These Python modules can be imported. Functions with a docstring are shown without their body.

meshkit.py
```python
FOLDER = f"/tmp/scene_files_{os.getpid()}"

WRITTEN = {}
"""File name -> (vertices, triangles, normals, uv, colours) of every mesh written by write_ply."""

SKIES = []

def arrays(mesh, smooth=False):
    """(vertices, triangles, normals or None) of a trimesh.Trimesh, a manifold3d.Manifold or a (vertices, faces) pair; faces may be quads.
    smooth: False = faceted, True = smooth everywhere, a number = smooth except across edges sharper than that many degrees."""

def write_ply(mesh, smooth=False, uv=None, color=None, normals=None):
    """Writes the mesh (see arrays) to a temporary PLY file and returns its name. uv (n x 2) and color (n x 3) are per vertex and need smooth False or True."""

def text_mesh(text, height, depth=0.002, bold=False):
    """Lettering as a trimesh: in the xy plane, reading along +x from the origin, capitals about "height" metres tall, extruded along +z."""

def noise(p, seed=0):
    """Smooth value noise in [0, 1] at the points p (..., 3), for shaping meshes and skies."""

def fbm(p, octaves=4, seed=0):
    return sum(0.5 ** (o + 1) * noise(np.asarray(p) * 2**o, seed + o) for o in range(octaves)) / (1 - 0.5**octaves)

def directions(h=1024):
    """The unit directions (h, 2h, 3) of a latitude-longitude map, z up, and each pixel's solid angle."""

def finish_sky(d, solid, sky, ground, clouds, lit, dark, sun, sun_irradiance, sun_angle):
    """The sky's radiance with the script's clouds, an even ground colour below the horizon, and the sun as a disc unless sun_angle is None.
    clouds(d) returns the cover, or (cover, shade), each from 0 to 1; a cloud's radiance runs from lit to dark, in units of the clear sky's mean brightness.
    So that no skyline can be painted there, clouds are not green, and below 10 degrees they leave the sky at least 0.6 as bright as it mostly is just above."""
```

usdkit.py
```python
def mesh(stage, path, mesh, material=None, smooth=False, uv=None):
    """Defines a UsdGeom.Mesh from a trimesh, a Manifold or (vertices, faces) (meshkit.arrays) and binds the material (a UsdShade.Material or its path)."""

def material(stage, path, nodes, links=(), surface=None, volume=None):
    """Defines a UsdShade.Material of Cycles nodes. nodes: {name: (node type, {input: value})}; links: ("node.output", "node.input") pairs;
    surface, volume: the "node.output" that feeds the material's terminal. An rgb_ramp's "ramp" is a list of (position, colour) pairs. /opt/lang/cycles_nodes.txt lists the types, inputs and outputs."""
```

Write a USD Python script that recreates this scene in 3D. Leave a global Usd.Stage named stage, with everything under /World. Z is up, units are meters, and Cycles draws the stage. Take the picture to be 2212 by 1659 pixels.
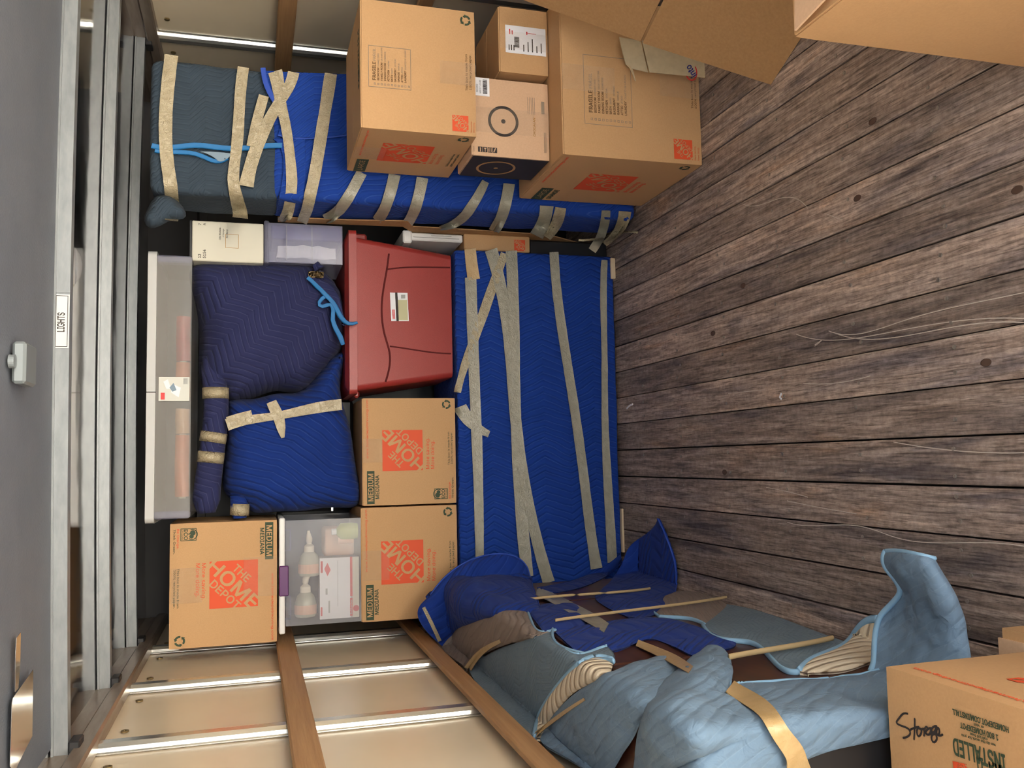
import math, random
import numpy as np, trimesh, shapely
from shapely import affinity
from shapely.geometry import Polygon, LineString, Point, box as sbox
from shapely.ops import unary_union
from scipy.spatial import Delaunay
from scipy.interpolate import CubicSpline
import usdkit, meshkit
from pxr import Usd, UsdGeom, UsdShade, UsdLux, Gf, Sdf

random.seed(7); np.random.seed(7)
stage = Usd.Stage.CreateInMemory()
UsdGeom.SetStageUpAxis(stage, 'Z')
UsdGeom.Xform.Define(stage, '/World'); UsdGeom.Scope.Define(stage, '/World/Looks')

# ------------------------------------------------------------------ camera (the photo was taken with the phone turned on its side)
F, CX, CY = 1915.0, 1106.0, 829.5
CAM = np.array([0, 0, 1.40])
_y = np.array([544 - CX, -(1006 - CY), F]); _y /= np.linalg.norm(_y)
_vx, _vy = CX + (F * F + (1006 - CY) * (848 - CY)) / (CX - 544), 848.0
_d = np.array([_vx - CX, -(_vy - CY), F]); _d -= _d.dot(_y) * _y; _d /= np.linalg.norm(_d)
_z = -_d; _x = np.cross(_y, _z)
if _x[1] < 0: _x = -_x
M = np.array([_x, _y, _z])
cam = UsdGeom.Camera.Define(stage, '/World/camera')
r_, u_, f_ = M @ [1, 0, 0], M @ [0, 1, 0], M @ [0, 0, 1]
cam.AddTransformOp().Set(Gf.Matrix4d(*r_, 0, *u_, 0, *(-f_), 0, *CAM, 1))
cam.CreateHorizontalApertureAttr(36.0); cam.CreateFocalLengthAttr(36.0 * F / 2212)
cam.CreateClippingRangeAttr(Gf.Vec2f(0.05, 1000))
cam.CreateExposureAttr(1.45)

# ------------------------------------------------------------------ daylight: a clear sky and a high sun that strikes the pale yard outside the open rear end
dome = UsdLux.DomeLight.Define(stage, '/World/sky')
sky = usdkit.material(stage, '/World/Looks/sky_look', {'b': ('background_shader', {'color': (0.93, 0.97, 1.0), 'strength': 1.2})}, [], surface='b.background')
UsdShade.MaterialBindingAPI.Apply(dome.GetPrim()).Bind(sky)
dome.CreateIntensityAttr(1.0)
sun = UsdLux.DistantLight.Define(stage, '/World/sun'); sun.CreateIntensityAttr(10); sun.CreateNormalizeAttr(True); sun.CreateAngleAttr(.53); sun.CreateColorAttr(Gf.Vec3f(1.0, .93, .82))
sd = Gf.Vec3d(.62, .42, .85).GetNormalized(); sun.AddTransformOp().Set(Gf.Matrix4d().SetRotate(Gf.Rotation(Gf.Vec3d(0, 0, 1), sd)))   # from the right and ahead of the truck, so it strikes the yard only

# ------------------------------------------------------------------ measuring: a pixel of the photo and one known plane give a point of the place
def ray(x, y): return M @ np.array([x - CX, -(y - CY), F])
def PX(x, y, v): d = ray(x, y); return CAM + d * (v / d[0])
def PY(x, y, v): d = ray(x, y); return CAM + d * (v / d[1])
def PZ(x, y, v): d = ray(x, y); return CAM + d * ((v - CAM[2]) / d[2])
def solid_hit(x, y, solids):
    d = ray(x, y); best, n_ = 1e9, None
    for lo, hi in solids:
        t0 = (np.array(lo) - CAM) / d; t1 = (np.array(hi) - CAM) / d
        a, b = np.minimum(t0, t1), np.maximum(t0, t1)
        k = int(np.argmax(a)); t = a[k]
        if t < b.min() and 0 < t < best:
            best = t; n_ = np.zeros(3); n_[k] = -np.sign(d[k])
    if n_ is None: best, n_ = (solids[0][0][1] - CAM[1]) / d[1], np.array([0, -1.0, 0])
    return best, n_, d

# ------------------------------------------------------------------ prims
used = {}
def numbered(path):
    k = used.get(path, -1) + 1; used[path] = k
    return path if k == 0 else f'{path}_{k:03d}'
def keys(p, **kw):
    for k, v in kw.items():
        if v: p.SetCustomDataByKey(k, v)
class Thing:
    def __init__(s, name, label=None, cat=None, loc=(0, 0, 0), rz=0, group=None, kind=None):
        s.path = numbered('/World/' + name); s.loc = np.array(loc, float); s.rz = rz
        x = UsdGeom.Xform.Define(stage, s.path); x.AddTranslateOp().Set(Gf.Vec3d(*map(float, loc)))
        if rz: x.AddRotateZOp().Set(math.degrees(rz))
        s.prim = x.GetPrim(); keys(s.prim, label=label, category=cat, group=group, kind=kind)
    def part(s, name, mesh, m, smooth=False, label=None, kind=None, under=None, world=True):
        """adds a part; a mesh given in world coordinates is moved into the thing's own"""
        v, f, _ = meshkit.arrays(mesh)
        if world:
            v = v - s.loc
            if s.rz:
                c, q = math.cos(-s.rz), math.sin(-s.rz)
                v = np.stack([c * v[:, 0] - q * v[:, 1], q * v[:, 0] + c * v[:, 1], v[:, 2]], 1)
        p = usdkit.mesh(stage, numbered(f'{under or s.path}/{name}'), (v, f), MT[m], smooth=smooth).GetPrim()
        keys(p, label=label, kind=kind)
        return str(p.GetPath())

# ------------------------------------------------------------------ materials
MT = {}
def srgb(r, g, b): return tuple(((c / 255 / 12.92) if c / 255 < .04045 else ((c / 255 + .055) / 1.055) ** 2.4) for c in (r, g, b))
def M_(name, nodes, links=(), surface='p.BSDF'): MT[name] = usdkit.material(stage, '/World/Looks/' + name, nodes, links, surface=surface)
def plain(name, col, rough=.5, metal=0, **kw): M_(name, {'p': ('principled_bsdf', {'base_color': col, 'roughness': rough, 'metallic': metal, **kw})})
def mottled(name, c1, c2, scale, rough=.6, metal=0, stretch=(1, 1, 1), bump=0.0, bscale=None, detail=4, **kw):
    n = {'g': ('geometry', {}), 'm': ('mapping', {'scale': stretch}), 'n': ('noise_texture', {'scale': scale, 'detail': detail, 'roughness': .6}),
         'r': ('rgb_ramp', {'ramp': [(.32, c1), (.68, c2)]}), 'p': ('principled_bsdf', {'roughness': rough, 'metallic': metal, **kw})}
    l = [('g.position', 'm.vector'), ('m.vector', 'n.vector'), ('n.fac', 'r.fac'), ('r.color', 'p.base_color')]
    if bump:
        n['n2'] = ('noise_texture', {'scale': bscale or scale, 'detail': 3}); n['b'] = ('bump', {'strength': 1.0, 'distance': bump})
        l += [('m.vector', 'n2.vector'), ('n2.fac', 'b.height'), ('b.normal', 'p.normal')]
    M_(name, n, l)
def quilt(name, col, line, va, vb, period=.2, amp=.06, gap=.024, puff=.0035, sat=.85, zig=True, wrk=0.0):
    """moving blanket cloth: zigzag stitching lines and puffed channels between them, in place"""
    dk = tuple(c * sat for c in col)
    n = {'g': ('geometry', {}), 'a': ('vector_math', {'math_type': 'dot_product', 'vector2': va}), 'b': ('vector_math', {'math_type': 'dot_product', 'vector2': vb}),
         'wn': ('noise_texture', {'scale': 5, 'detail': 2}), 'wm': ('math', {'math_type': 'multiply', 'value2': .05}),
         'd': ('math', {'math_type': 'divide', 'value2': period}), 'fr': ('math', {'math_type': 'fraction'}), 's': ('math', {'math_type': 'subtract', 'value2': .5}),
         'ab': ('math', {'math_type': 'absolute'}), 'am': ('math', {'math_type': 'multiply', 'value2': amp * 2 if zig else 0.0}),
         'ad': ('math', {'math_type': 'add'}), 'ad2': ('math', {'math_type': 'add'}), 'gp': ('math', {'math_type': 'divide', 'value2': gap}), 'f2': ('math', {'math_type': 'fraction'}),
         's2': ('math', {'math_type': 'subtract', 'value2': .5}), 'a2': ('math', {'math_type': 'absolute'}),
         'ln': ('map_range', {'range_type': 'smoothstep', 'from_min': .44, 'from_max': .49, 'to_min': 0.0, 'to_max': .5, 'clamp': True}),
         'hp': ('map_range', {'range_type': 'smoothstep', 'from_min': .5, 'from_max': .15, 'to_min': 0.0, 'to_max': 1.0, 'clamp': True}),
         'n': ('noise_texture', {'scale': 9, 'detail': 5, 'roughness': .65}), 'r': ('rgb_ramp', {'ramp': [(.3, dk), (.7, col)]}),
         'n4': ('noise_texture', {'scale': 24, 'detail': 3, 'roughness': .6, 'distortion': 1.0}), 'mw': ('math', {'math_type': 'multiply', 'value2': wrk}), 'hw': ('math', {'math_type': 'add'}), 'n3': ('noise_texture', {'scale': 420, 'detail': 2}), 'mul': ('math', {'math_type': 'multiply', 'value2': .16}), 'hs': ('math', {'math_type': 'add'}),
         'mx': ('mix_color', {'b': line}), 'bp': ('bump', {'strength': 1.0, 'distance': puff}), 'br': ('math', {'math_type': 'multiply'}),
         'p': ('principled_bsdf', {'roughness': .9, 'sheen_weight': .03, 'sheen_roughness': .5, 'specular_ior_level': .25})}
    l = [('g.position', 'a.vector1'), ('g.position', 'b.vector1'), ('g.position', 'wn.vector'), ('g.position', 'n.vector'), ('g.position', 'n3.vector'),
         ('a.value', 'd.value1'), ('d.value', 'fr.value1'), ('fr.value', 's.value1'), ('s.value', 'ab.value1'), ('ab.value', 'am.value1'),
         ('wn.fac', 'wm.value1'), ('b.value', 'ad.value1'), ('am.value', 'ad.value2'), ('ad.value', 'ad2.value1'), ('wm.value', 'ad2.value2'),
         ('ad2.value', 'gp.value1'), ('gp.value', 'f2.value1'), ('f2.value', 's2.value1'), ('s2.value', 'a2.value1'), ('a2.value', 'ln.value'), ('a2.value', 'hp.value'),
         ('n.fac', 'r.fac'), ('r.color', 'mx.a'), ('ln.result', 'br.value1'), ('n.fac', 'br.value2'), ('br.value', 'mx.fac'), ('mx.result', 'p.base_color'),
         ('n3.fac', 'mul.value1'), ('hp.result', 'hs.value1'), ('mul.value', 'hs.value2'), ('g.position', 'n4.vector'), ('n4.fac', 'mw.value1'), ('hs.value', 'hw.value1'), ('mw.value', 'hw.value2'), ('hw.value', 'bp.height'), ('bp.normal', 'p.normal')]
    M_(name, n, l)
def clear(name, col, milk, rough=.08):
    M_(name, {'t': ('transparent_bsdf', {'color': (1, 1, 1)}), 'p': ('principled_bsdf', {'base_color': col, 'roughness': rough}),
              'x': ('mix_closure', {'fac': milk})}, [('t.BSDF', 'x.closure1'), ('p.BSDF', 'x.closure2')], surface='x.closure')

KRAFT = [(.50, .292, .135), (.56, .335, .16)]
mottled('kraft', (.52, .306, .143), (.555, .33, .157), 220, .8, bump=.0002, bscale=320)
mottled('kraft_pale', (.62, .40, .25), (.67, .44, .28), 160, .75, bump=.0002, bscale=260)
mottled('kraft_dull', (.36, .20, .085), (.41, .235, .105), 120, .85, bump=.0004, bscale=200)
mottled('kraft_cream', (.52, .42, .27), (.60, .49, .32), 40, .8, bump=.0006, bscale=60)
mottled('black_carton', (.012, .011, .016), (.02, .018, .024), 90, .6)
plain('green_ink', (.035, .06, .03), .7); plain('black_ink', (.03, .022, .02), .7); plain('brown_ink', (.16, .085, .035), .8); plain('grey_ink', (.28, .22, .16), .8)
plain('orange_ink', (.72, .085, .022), .65); plain('faint_orange_ink', (.62, .16, .06), .7); plain('gold_ink', (.45, .22, .04), .7)
plain('white_paper', (.80, .80, .84), .5); plain('cream_paper', (.66, .63, .53), .6); plain('red_ink', (.65, .03, .03), .5); plain('blue_ink', (.03, .03, .22), .6)
plain('grey_paper', (.42, .42, .45), .6)
# packing tapes
def tape_mat(name, c1, c2, rough, alpha=None, bump=.0018):
    n = {'g': ('geometry', {}), 'n': ('noise_texture', {'scale': 26, 'detail': 3, 'distortion': 1.2}), 'r': ('rgb_ramp', {'ramp': [(.35, c1), (.65, c2)]}),
         'n2': ('noise_texture', {'scale': 70, 'detail': 3, 'distortion': 2.0}), 'b': ('bump', {'distance': bump}), 'p': ('principled_bsdf', {'roughness': rough, 'specular_ior_level': .6})}
    l = [('g.position', 'n.vector'), ('g.position', 'n2.vector'), ('n.fac', 'r.fac'), ('r.color', 'p.base_color'), ('n2.fac', 'b.height'), ('b.normal', 'p.normal')]
    if alpha is None: M_(name, n, l)
    else:
        n['t'] = ('transparent_bsdf', {}); n['x'] = ('mix_closure', {'fac': alpha})
        M_(name, n, l + [('t.BSDF', 'x.closure1'), ('p.BSDF', 'x.closure2')], surface='x.closure')
tape_mat('tan_tape', (.36, .30, .19), (.45, .38, .25), .14, bump=.0045)
tape_mat('grey_tape', (.30, .285, .22), (.36, .335, .26), .27, bump=.0022)
tape_mat('brown_tape', (.46, .31, .14), (.52, .36, .18), .32, bump=.001)
tape_mat('clear_tape', (.6, .5, .38), (.7, .58, .45), .10, .13, .006)
# blankets
SIDE_A, SIDE_B = (0, 0, 1.0), (1.0, 1.0, .06)
quilt('royal_quilt', (.008, .045, .29), (.07, .17, .48), SIDE_A, SIDE_B, .21, .045, .026, .0035)
quilt('royal_quilt_fine', (.010, .050, .31), (.08, .17, .48), (0, 0, 1), (1, 1, .5), .16, .03, .02, .002)
quilt('grey_blue_quilt', (.040, .060, .085), (.10, .13, .17), (0, 0, 1.), (1., 1., .5), .10, .03, .018, .0016)
quilt('navy_quilt', (.024, .028, .095), (.13, .15, .27), (.7, 0, .7), (-.7, 0, .7), .17, .05, .024, .0025)
quilt('deep_blue_quilt', (.006, .030, .20), (.06, .13, .38), (.5, 0, .8), (.9, 0, -.45), .3, .03, .026, .004)
quilt('royal_loose', (.008, .036, .25), (.03, .08, .36), (0, 1, .5), (.6, .45, .8), .18, .05, .030, .003)
quilt('light_blue_quilt', (.152, .230, .325), (.210, .292, .388), (0, 1, 0), (.9, .55, .5), .30, .02, .024, .0015, .90, False, 3.2)
quilt('light_blue_fine', (.145, .205, .26), (.18, .25, .31), (0, 1, 0), (.8, .5, .8), .2, .03, .012, .0009, .9, True, 4.0)
quilt('beige_quilt', (.25, .195, .165), (.33, .27, .235), (.5, 1, 0), (.5, .3, .9), .2, .02, .018, .0025, .9, False)
quilt('cream_quilt', (.66, .56, .42), (.56, .46, .33), (0, 1, 0), (.3, .95, .3), .2, .0, .026, .005, .95, False)
plain('light_binding', (.24, .42, .60), .75); plain('azure_binding', (.012, .16, .42), .6); plain('royal_binding', (.02, .07, .42), .7)
plain('lining_grey', (.22, .30, .38), .8)
# truck
mottled('cream_wall', (.74, .62, .45), (.79, .67, .50), 2.2, .26, bump=.0015, bscale=3.0)
M_('roof_metal', {'g': ('geometry', {}), 'n': ('noise_texture', {'scale': 3.5, 'detail': 2}), 'b': ('bump', {'distance': .0025}), 'p': ('principled_bsdf', {'base_color': (.42, .41, .40), 'metallic': 1.0, 'roughness': .09})},
   [('g.position', 'n.vector'), ('n.fac', 'b.height'), ('b.normal', 'p.normal')])
mottled('galvanised', (.20, .215, .23), (.255, .27, .285), 60, .42, .4, stretch=(.3, 1, 1))
mottled('post_metal', (.62, .62, .58), (.72, .72, .68), 40, .22, .85, stretch=(1, 1, .1))
mottled('grey_panel', (.12, .135, .17), (.145, .157, .19), 5, .6, bump=.0008, bscale=200)
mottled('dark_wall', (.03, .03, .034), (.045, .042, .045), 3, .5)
plain('polished_patch', (.62, .60, .58), .14, 1.0)
mottled('rail_metal', (.20, .14, .10), (.32, .26, .21), 8, .35, .5, stretch=(4, .5, 4))
mottled('slat_wood', (.36, .19, .085), (.47, .27, .125), 7, .55, stretch=(3, .35, 9), bump=.001, bscale=25)
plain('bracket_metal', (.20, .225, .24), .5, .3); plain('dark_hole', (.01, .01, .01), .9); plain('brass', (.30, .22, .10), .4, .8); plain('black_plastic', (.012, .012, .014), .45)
plain('chrome', (.7, .66, .62), .12, 1.0)
# worn plank floor: every plank reads the noise at its own place
M_('plank_wood', {'g': ('geometry', {}), 'o': ('object_info', {}), 'k': ('math', {'math_type': 'multiply', 'value2': 37.0}), 'cx': ('combine_xyz', {'x': 0.0, 'z': 0.0}), 'ad': ('vector_math', {'math_type': 'add'}),
    'm': ('mapping', {'scale': (26, 1.6, 26)}), 'n': ('noise_texture', {'scale': 2.2, 'detail': 8, 'roughness': .68, 'distortion': .6}),
    'm2': ('mapping', {'scale': (9, 1.3, 9)}), 'n2': ('noise_texture', {'scale': 1.3, 'detail': 5, 'roughness': .6, 'distortion': .5}),
    'n5': ('noise_texture', {'scale': 55, 'detail': 5, 'roughness': .7}), 'r5': ('rgb_ramp', {'ramp': [(.35, (.72, .70, .70)), (.55, (1., 1., 1.)), (.72, (1.2, 1.2, 1.22))]}), 'x4': ('mix_color', {'blend_type': 'multiply', 'fac': 1.0, 'use_clamp': False}), 'm3': ('mapping', {'scale': (200, 11, 200)}), 'n3': ('noise_texture', {'scale': 1.2, 'detail': 5, 'roughness': .65, 'distortion': .4}),
    'r': ('rgb_ramp', {'ramp': [(.28, (.085, .066, .058)), (.42, (.20, .153, .128)), (.56, (.31, .245, .207)), (.72, (.46, .375, .325))]}),
    'r2': ('rgb_ramp', {'ramp': [(.34, (.42, .45, .55)), (.46, (.86, .87, .90)), (.60, (1.0, .98, .97)), (.72, (1.10, .92, .76))]}),
    'r3': ('rgb_ramp', {'ramp': [(.34, (.40, .38, .37)), (.50, (1., 1., 1.)), (.68, (1.25, 1.23, 1.21))]}),
    'x': ('mix_color', {'blend_type': 'multiply', 'fac': 1.0, 'use_clamp': False}), 'x2': ('mix_color', {'blend_type': 'multiply', 'fac': 1.0, 'use_clamp': False}),
    'tone': ('map_range', {'to_min': .95, 'to_max': 1.75}), 'x3': ('vector_math', {'math_type': 'scale'}),
    'b': ('bump', {'distance': .0012}), 'p': ('principled_bsdf', {'roughness': .58, 'specular_ior_level': .45})},
   [('g.position', 'ad.vector1'), ('o.random', 'k.value1'), ('k.value', 'cx.y'), ('cx.vector', 'ad.vector2'), ('ad.vector', 'm.vector'), ('ad.vector', 'm2.vector'), ('ad.vector', 'm3.vector'),
    ('m.vector', 'n.vector'), ('m2.vector', 'n2.vector'), ('m3.vector', 'n3.vector'), ('n.fac', 'r.fac'), ('n2.fac', 'r2.fac'), ('n3.fac', 'r3.fac'),
    ('r.color', 'x.a'), ('r2.color', 'x.b'), ('x.result', 'x2.a'), ('r3.color', 'x2.b'), ('o.random', 'tone.value'), ('x2.result', 'x4.a'), ('ad.vector', 'n5.vector'), ('n5.fac', 'r5.fac'), ('r5.color', 'x4.b'), ('x4.result', 'x3.vector1'), ('tone.result', 'x3.scale'), ('x3.vector', 'p.base_color'), ('n3.fac', 'b.height'), ('b.normal', 'p.normal')])
plain('under_floor', (.012, .009, .007), .9); plain('nail_steel', (.30, .27, .24), .45, .6); plain('scratch', (.55, .48, .43), .7); plain('knot', (.085, .05, .036), .6)
mottled('cherry_wood', (.045, .014, .008), (.085, .026, .014), 6, .38, stretch=(8, 1, 8)); plain('pale_wood', (.70, .55, .36), .6)
mottled('concrete', (.47, .46, .43), (.55, .54, .51), 3, .9)
# totes
mottled('red_plastic', (.30, .030, .026), (.33, .036, .031), 300, .38, bump=.0003, bscale=500)
plain('dark_red', (.10, .008, .008), .95); plain('white_plastic', (.78, .77, .76), .35)
clear('clear_plastic', (.55, .55, .60), .20); clear('clear_lilac', (.45, .45, .62), .30, .12); clear('clear_smoke', (.40, .38, .36), .32, .06)
plain('purple_plastic', (.10, .015, .12), .4); plain('soap', (.45, .45, .36), .25); plain('soap_pump', (.80, .74, .62), .35); plain('peach', (.72, .45, .33), .6)
plain('lime', (.38, .42, .09), .3); plain('red_wrap', (.50, .035, .04), .3); plain('orange_wrap', (.75, .22, .07), .25); plain('peach_wrap', (.80, .50, .28), .2); plain('olive_label', (.52, .50, .30), .55)
plain('white_sticker', (.52, .52, .52), .4); plain('lid_white', (.50, .50, .50), .4)
plain('cream_sticker', (.60, .60, .55), .4); plain('sticker_grey', (.34, .34, .33), .4); plain('rope', (.46, .33, .17), .8)

# ------------------------------------------------------------------ shapes
def boxm(lo, hi, bev=0.0):
    lo, hi = np.array(lo, float), np.array(hi, float)
    if bev <= 0: return trimesh.creation.box(bounds=[lo, hi])
    c = []
    for k in range(3):
        a = [lo + bev, hi - bev]; a[0] = a[0].copy(); a[1] = a[1].copy(); a[0][k], a[1][k] = lo[k], hi[k]
        c += [[(a[i][0], a[j][1], a[m][2]) for i in (0, 1) for j in (0, 1) for m in (0, 1)]]
    return trimesh.Trimesh(np.vstack(c)).convex_hull
def join(*ms): return trimesh.util.concatenate([m for m in ms if m is not None])
def frustum(lo0, hi0, z0, lo1, hi1, z1, r=.015, n=4):
    """rounded rectangle at z0 blending to another at z1 (closed solid)"""
    def ring(lo, hi, z):
        pts = []
        for cx_, cy_, a0 in ((hi[0] - r, hi[1] - r, 0), (lo[0] + r, hi[1] - r, 90), (lo[0] + r, lo[1] + r, 180), (hi[0] - r, lo[1] + r, 270)):
            for k in range(n + 1):
                a = math.radians(a0 + 90 * k / n); pts.append((cx_ + r * math.cos(a), cy_ + r * math.sin(a), z))
        return pts
    return trimesh.Trimesh(np.array(ring(lo0, hi0, z0) + ring(lo1, hi1, z1))).convex_hull
def soft_box(lo, hi, r=.03, amp=.006, step=.02, seed=1, freq=7, ani=(1, 1, 1), faces=None):
    """padded box: rounded edges, cloth relief pressed inwards"""
    lo, hi = np.array(lo, float), np.array(hi, float); V, Fc, o = [], [], 0
    for k in range(3):
        for s in (0, 1):
            i, j = (k + 1) % 3, (k + 2) % 3
            ni, nj = max(2, int((hi[i] - lo[i]) / step)), max(2, int((hi[j] - lo[j]) / step))
            a, b = np.meshgrid(np.linspace(lo[i], hi[i], ni + 1), np.linspace(lo[j], hi[j], nj + 1), indexing='ij')
            p = np.zeros(a.shape + (3,)); p[..., i] = a; p[..., j] = b; p[..., k] = hi[k] if s else lo[k]
            q = np.arange(a.size).reshape(a.shape) + o
            f = np.stack([q[:-1, :-1], q[1:, :-1], q[1:, 1:], q[:-1, 1:]], -1).reshape(-1, 4)
            V.append(p.reshape(-1, 3)); Fc.append(f if s else f[:, ::-1]); o += a.size
    V = np.vstack(V); m = trimesh.Trimesh(V, np.vstack([np.vstack(Fc)[:, [0, 1, 2]], np.vstack(Fc)[:, [0, 2, 3]]])); m.merge_vertices()
    V = np.array(m.vertices); q = np.clip(V, lo + r, hi - r); d = V - q; n = d / np.maximum(np.linalg.norm(d, axis=1, keepdims=True), 1e-9)
    w = meshkit.fbm(V * freq * np.array(ani), 3, seed)
    m.vertices = q + n * (r - amp * w[:, None]); return m
def tube(pts, r, sides=6, flat=1.0, nrm=None, n=None):
    p = np.asarray(pts, float)
    if n:
        t = np.r_[0, np.cumsum(np.linalg.norm(np.diff(p, axis=0), axis=1))]; tt = np.linspace(0, t[-1], n); r = np.interp(tt, t, r) if np.ndim(r) else r; p = CubicSpline(t, p)(tt)
    t = np.gradient(p, axis=0); t /= np.linalg.norm(t, axis=1, keepdims=True) + 1e-12
    up = np.tile(np.array([0, 0, 1.0] if nrm is None else nrm, float), (len(p), 1)) if np.ndim(nrm) < 2 else nrm
    a = np.cross(t, up); bad = np.linalg.norm(a, axis=1) < 1e-6; a[bad] = np.cross(t[bad], [1, 0, 0]); a /= np.linalg.norm(a, axis=1, keepdims=True); b = np.cross(a, t)
    ang = np.arange(sides) * 2 * np.pi / sides; rr = np.broadcast_to(r, (len(p),))[:, None, None]
    v = p[:, None] + rr * (np.cos(ang)[None, :, None] * a[:, None] + flat * np.sin(ang)[None, :, None] * b[:, None])
    i, j = np.meshgrid(np.arange(len(p) - 1), np.arange(sides), indexing='ij')
    q = np.stack([i * sides + j, i * sides + (j + 1) % sides, (i + 1) * sides + (j + 1) % sides, (i + 1) * sides + j], -1).reshape(-1, 4)
    caps = [[0, k + 1, k] for k in range(1, sides - 1)]; e = (len(p) - 1) * sides; caps += [[e, e + k, e + k + 1] for k in range(1, sides - 1)]
    m = trimesh.Trimesh(v.reshape(-1, 3), np.vstack([q[:, [0, 1, 2]], q[:, [0, 2, 3]], caps]), process=False)
    m.fix_normals(); return m
def lathe(profile, at, n=20):
    m = trimesh.creation.revolve(np.array(profile), sections=n); m.apply_translation(at); return m
def solidify(P, th, closed=True):
    """a grid of points (n, m, 3) as cloth or tape of real thickness, its seen side where the points are"""
    P = np.asarray(P, float); n, m = P.shape[:2]
    N = np.cross(np.gradient(P, axis=0), np.gradient(P, axis=1)); N /= np.linalg.norm(N, axis=2, keepdims=True) + 1e-12
    if np.sum((CAM - P) * N) < 0: N = -N; P = P[::-1]; N = N[::-1]
    A, B = P, P - N * th; idx = np.arange(n * m).reshape(n, m); k = n * m
    f = np.stack([idx[:-1, :-1], idx[1:, :-1], idx[1:, 1:], idx[:-1, 1:]], -1).reshape(-1, 4)
    rim = np.r_[idx[0, :], idx[1:, -1], idx[-1, -2::-1], idx[-2:0:-1, 0]]; nx = np.roll(rim, -1)
    g = np.vstack([f, f[:, ::-1] + k, np.stack([nx, rim, rim + k, nx + k], 1)])
    return trimesh.Trimesh(np.vstack([A.reshape(-1, 3), B.reshape(-1, 3)]), np.vstack([g[:, [0, 1, 2]], g[:, [0, 2, 3]]]), process=False)
def spline_grid(rows, nu, nv):
    """rows of control points, each row of any length, to a smooth grid"""
    out = []
    for r in rows:
        r = np.array(r, float); t = np.r_[0, np.cumsum(np.linalg.norm(np.diff(r[:, :2], axis=0), axis=1))]; t /= t[-1]
        out.append(CubicSpline(t, r)(np.linspace(0, 1, nv)) if len(r) > 2 else np.array([r[0] + (r[1] - r[0]) * s for s in np.linspace(0, 1, nv)]))
    out = np.array(out); t = np.linspace(0, 1, len(out))
    return CubicSpline(t, out, axis=0)(np.linspace(0, 1, nu)) if len(out) > 2 else np.array([out[0] + (out[1] - out[0]) * s for s in np.linspace(0, 1, nu)])
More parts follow.
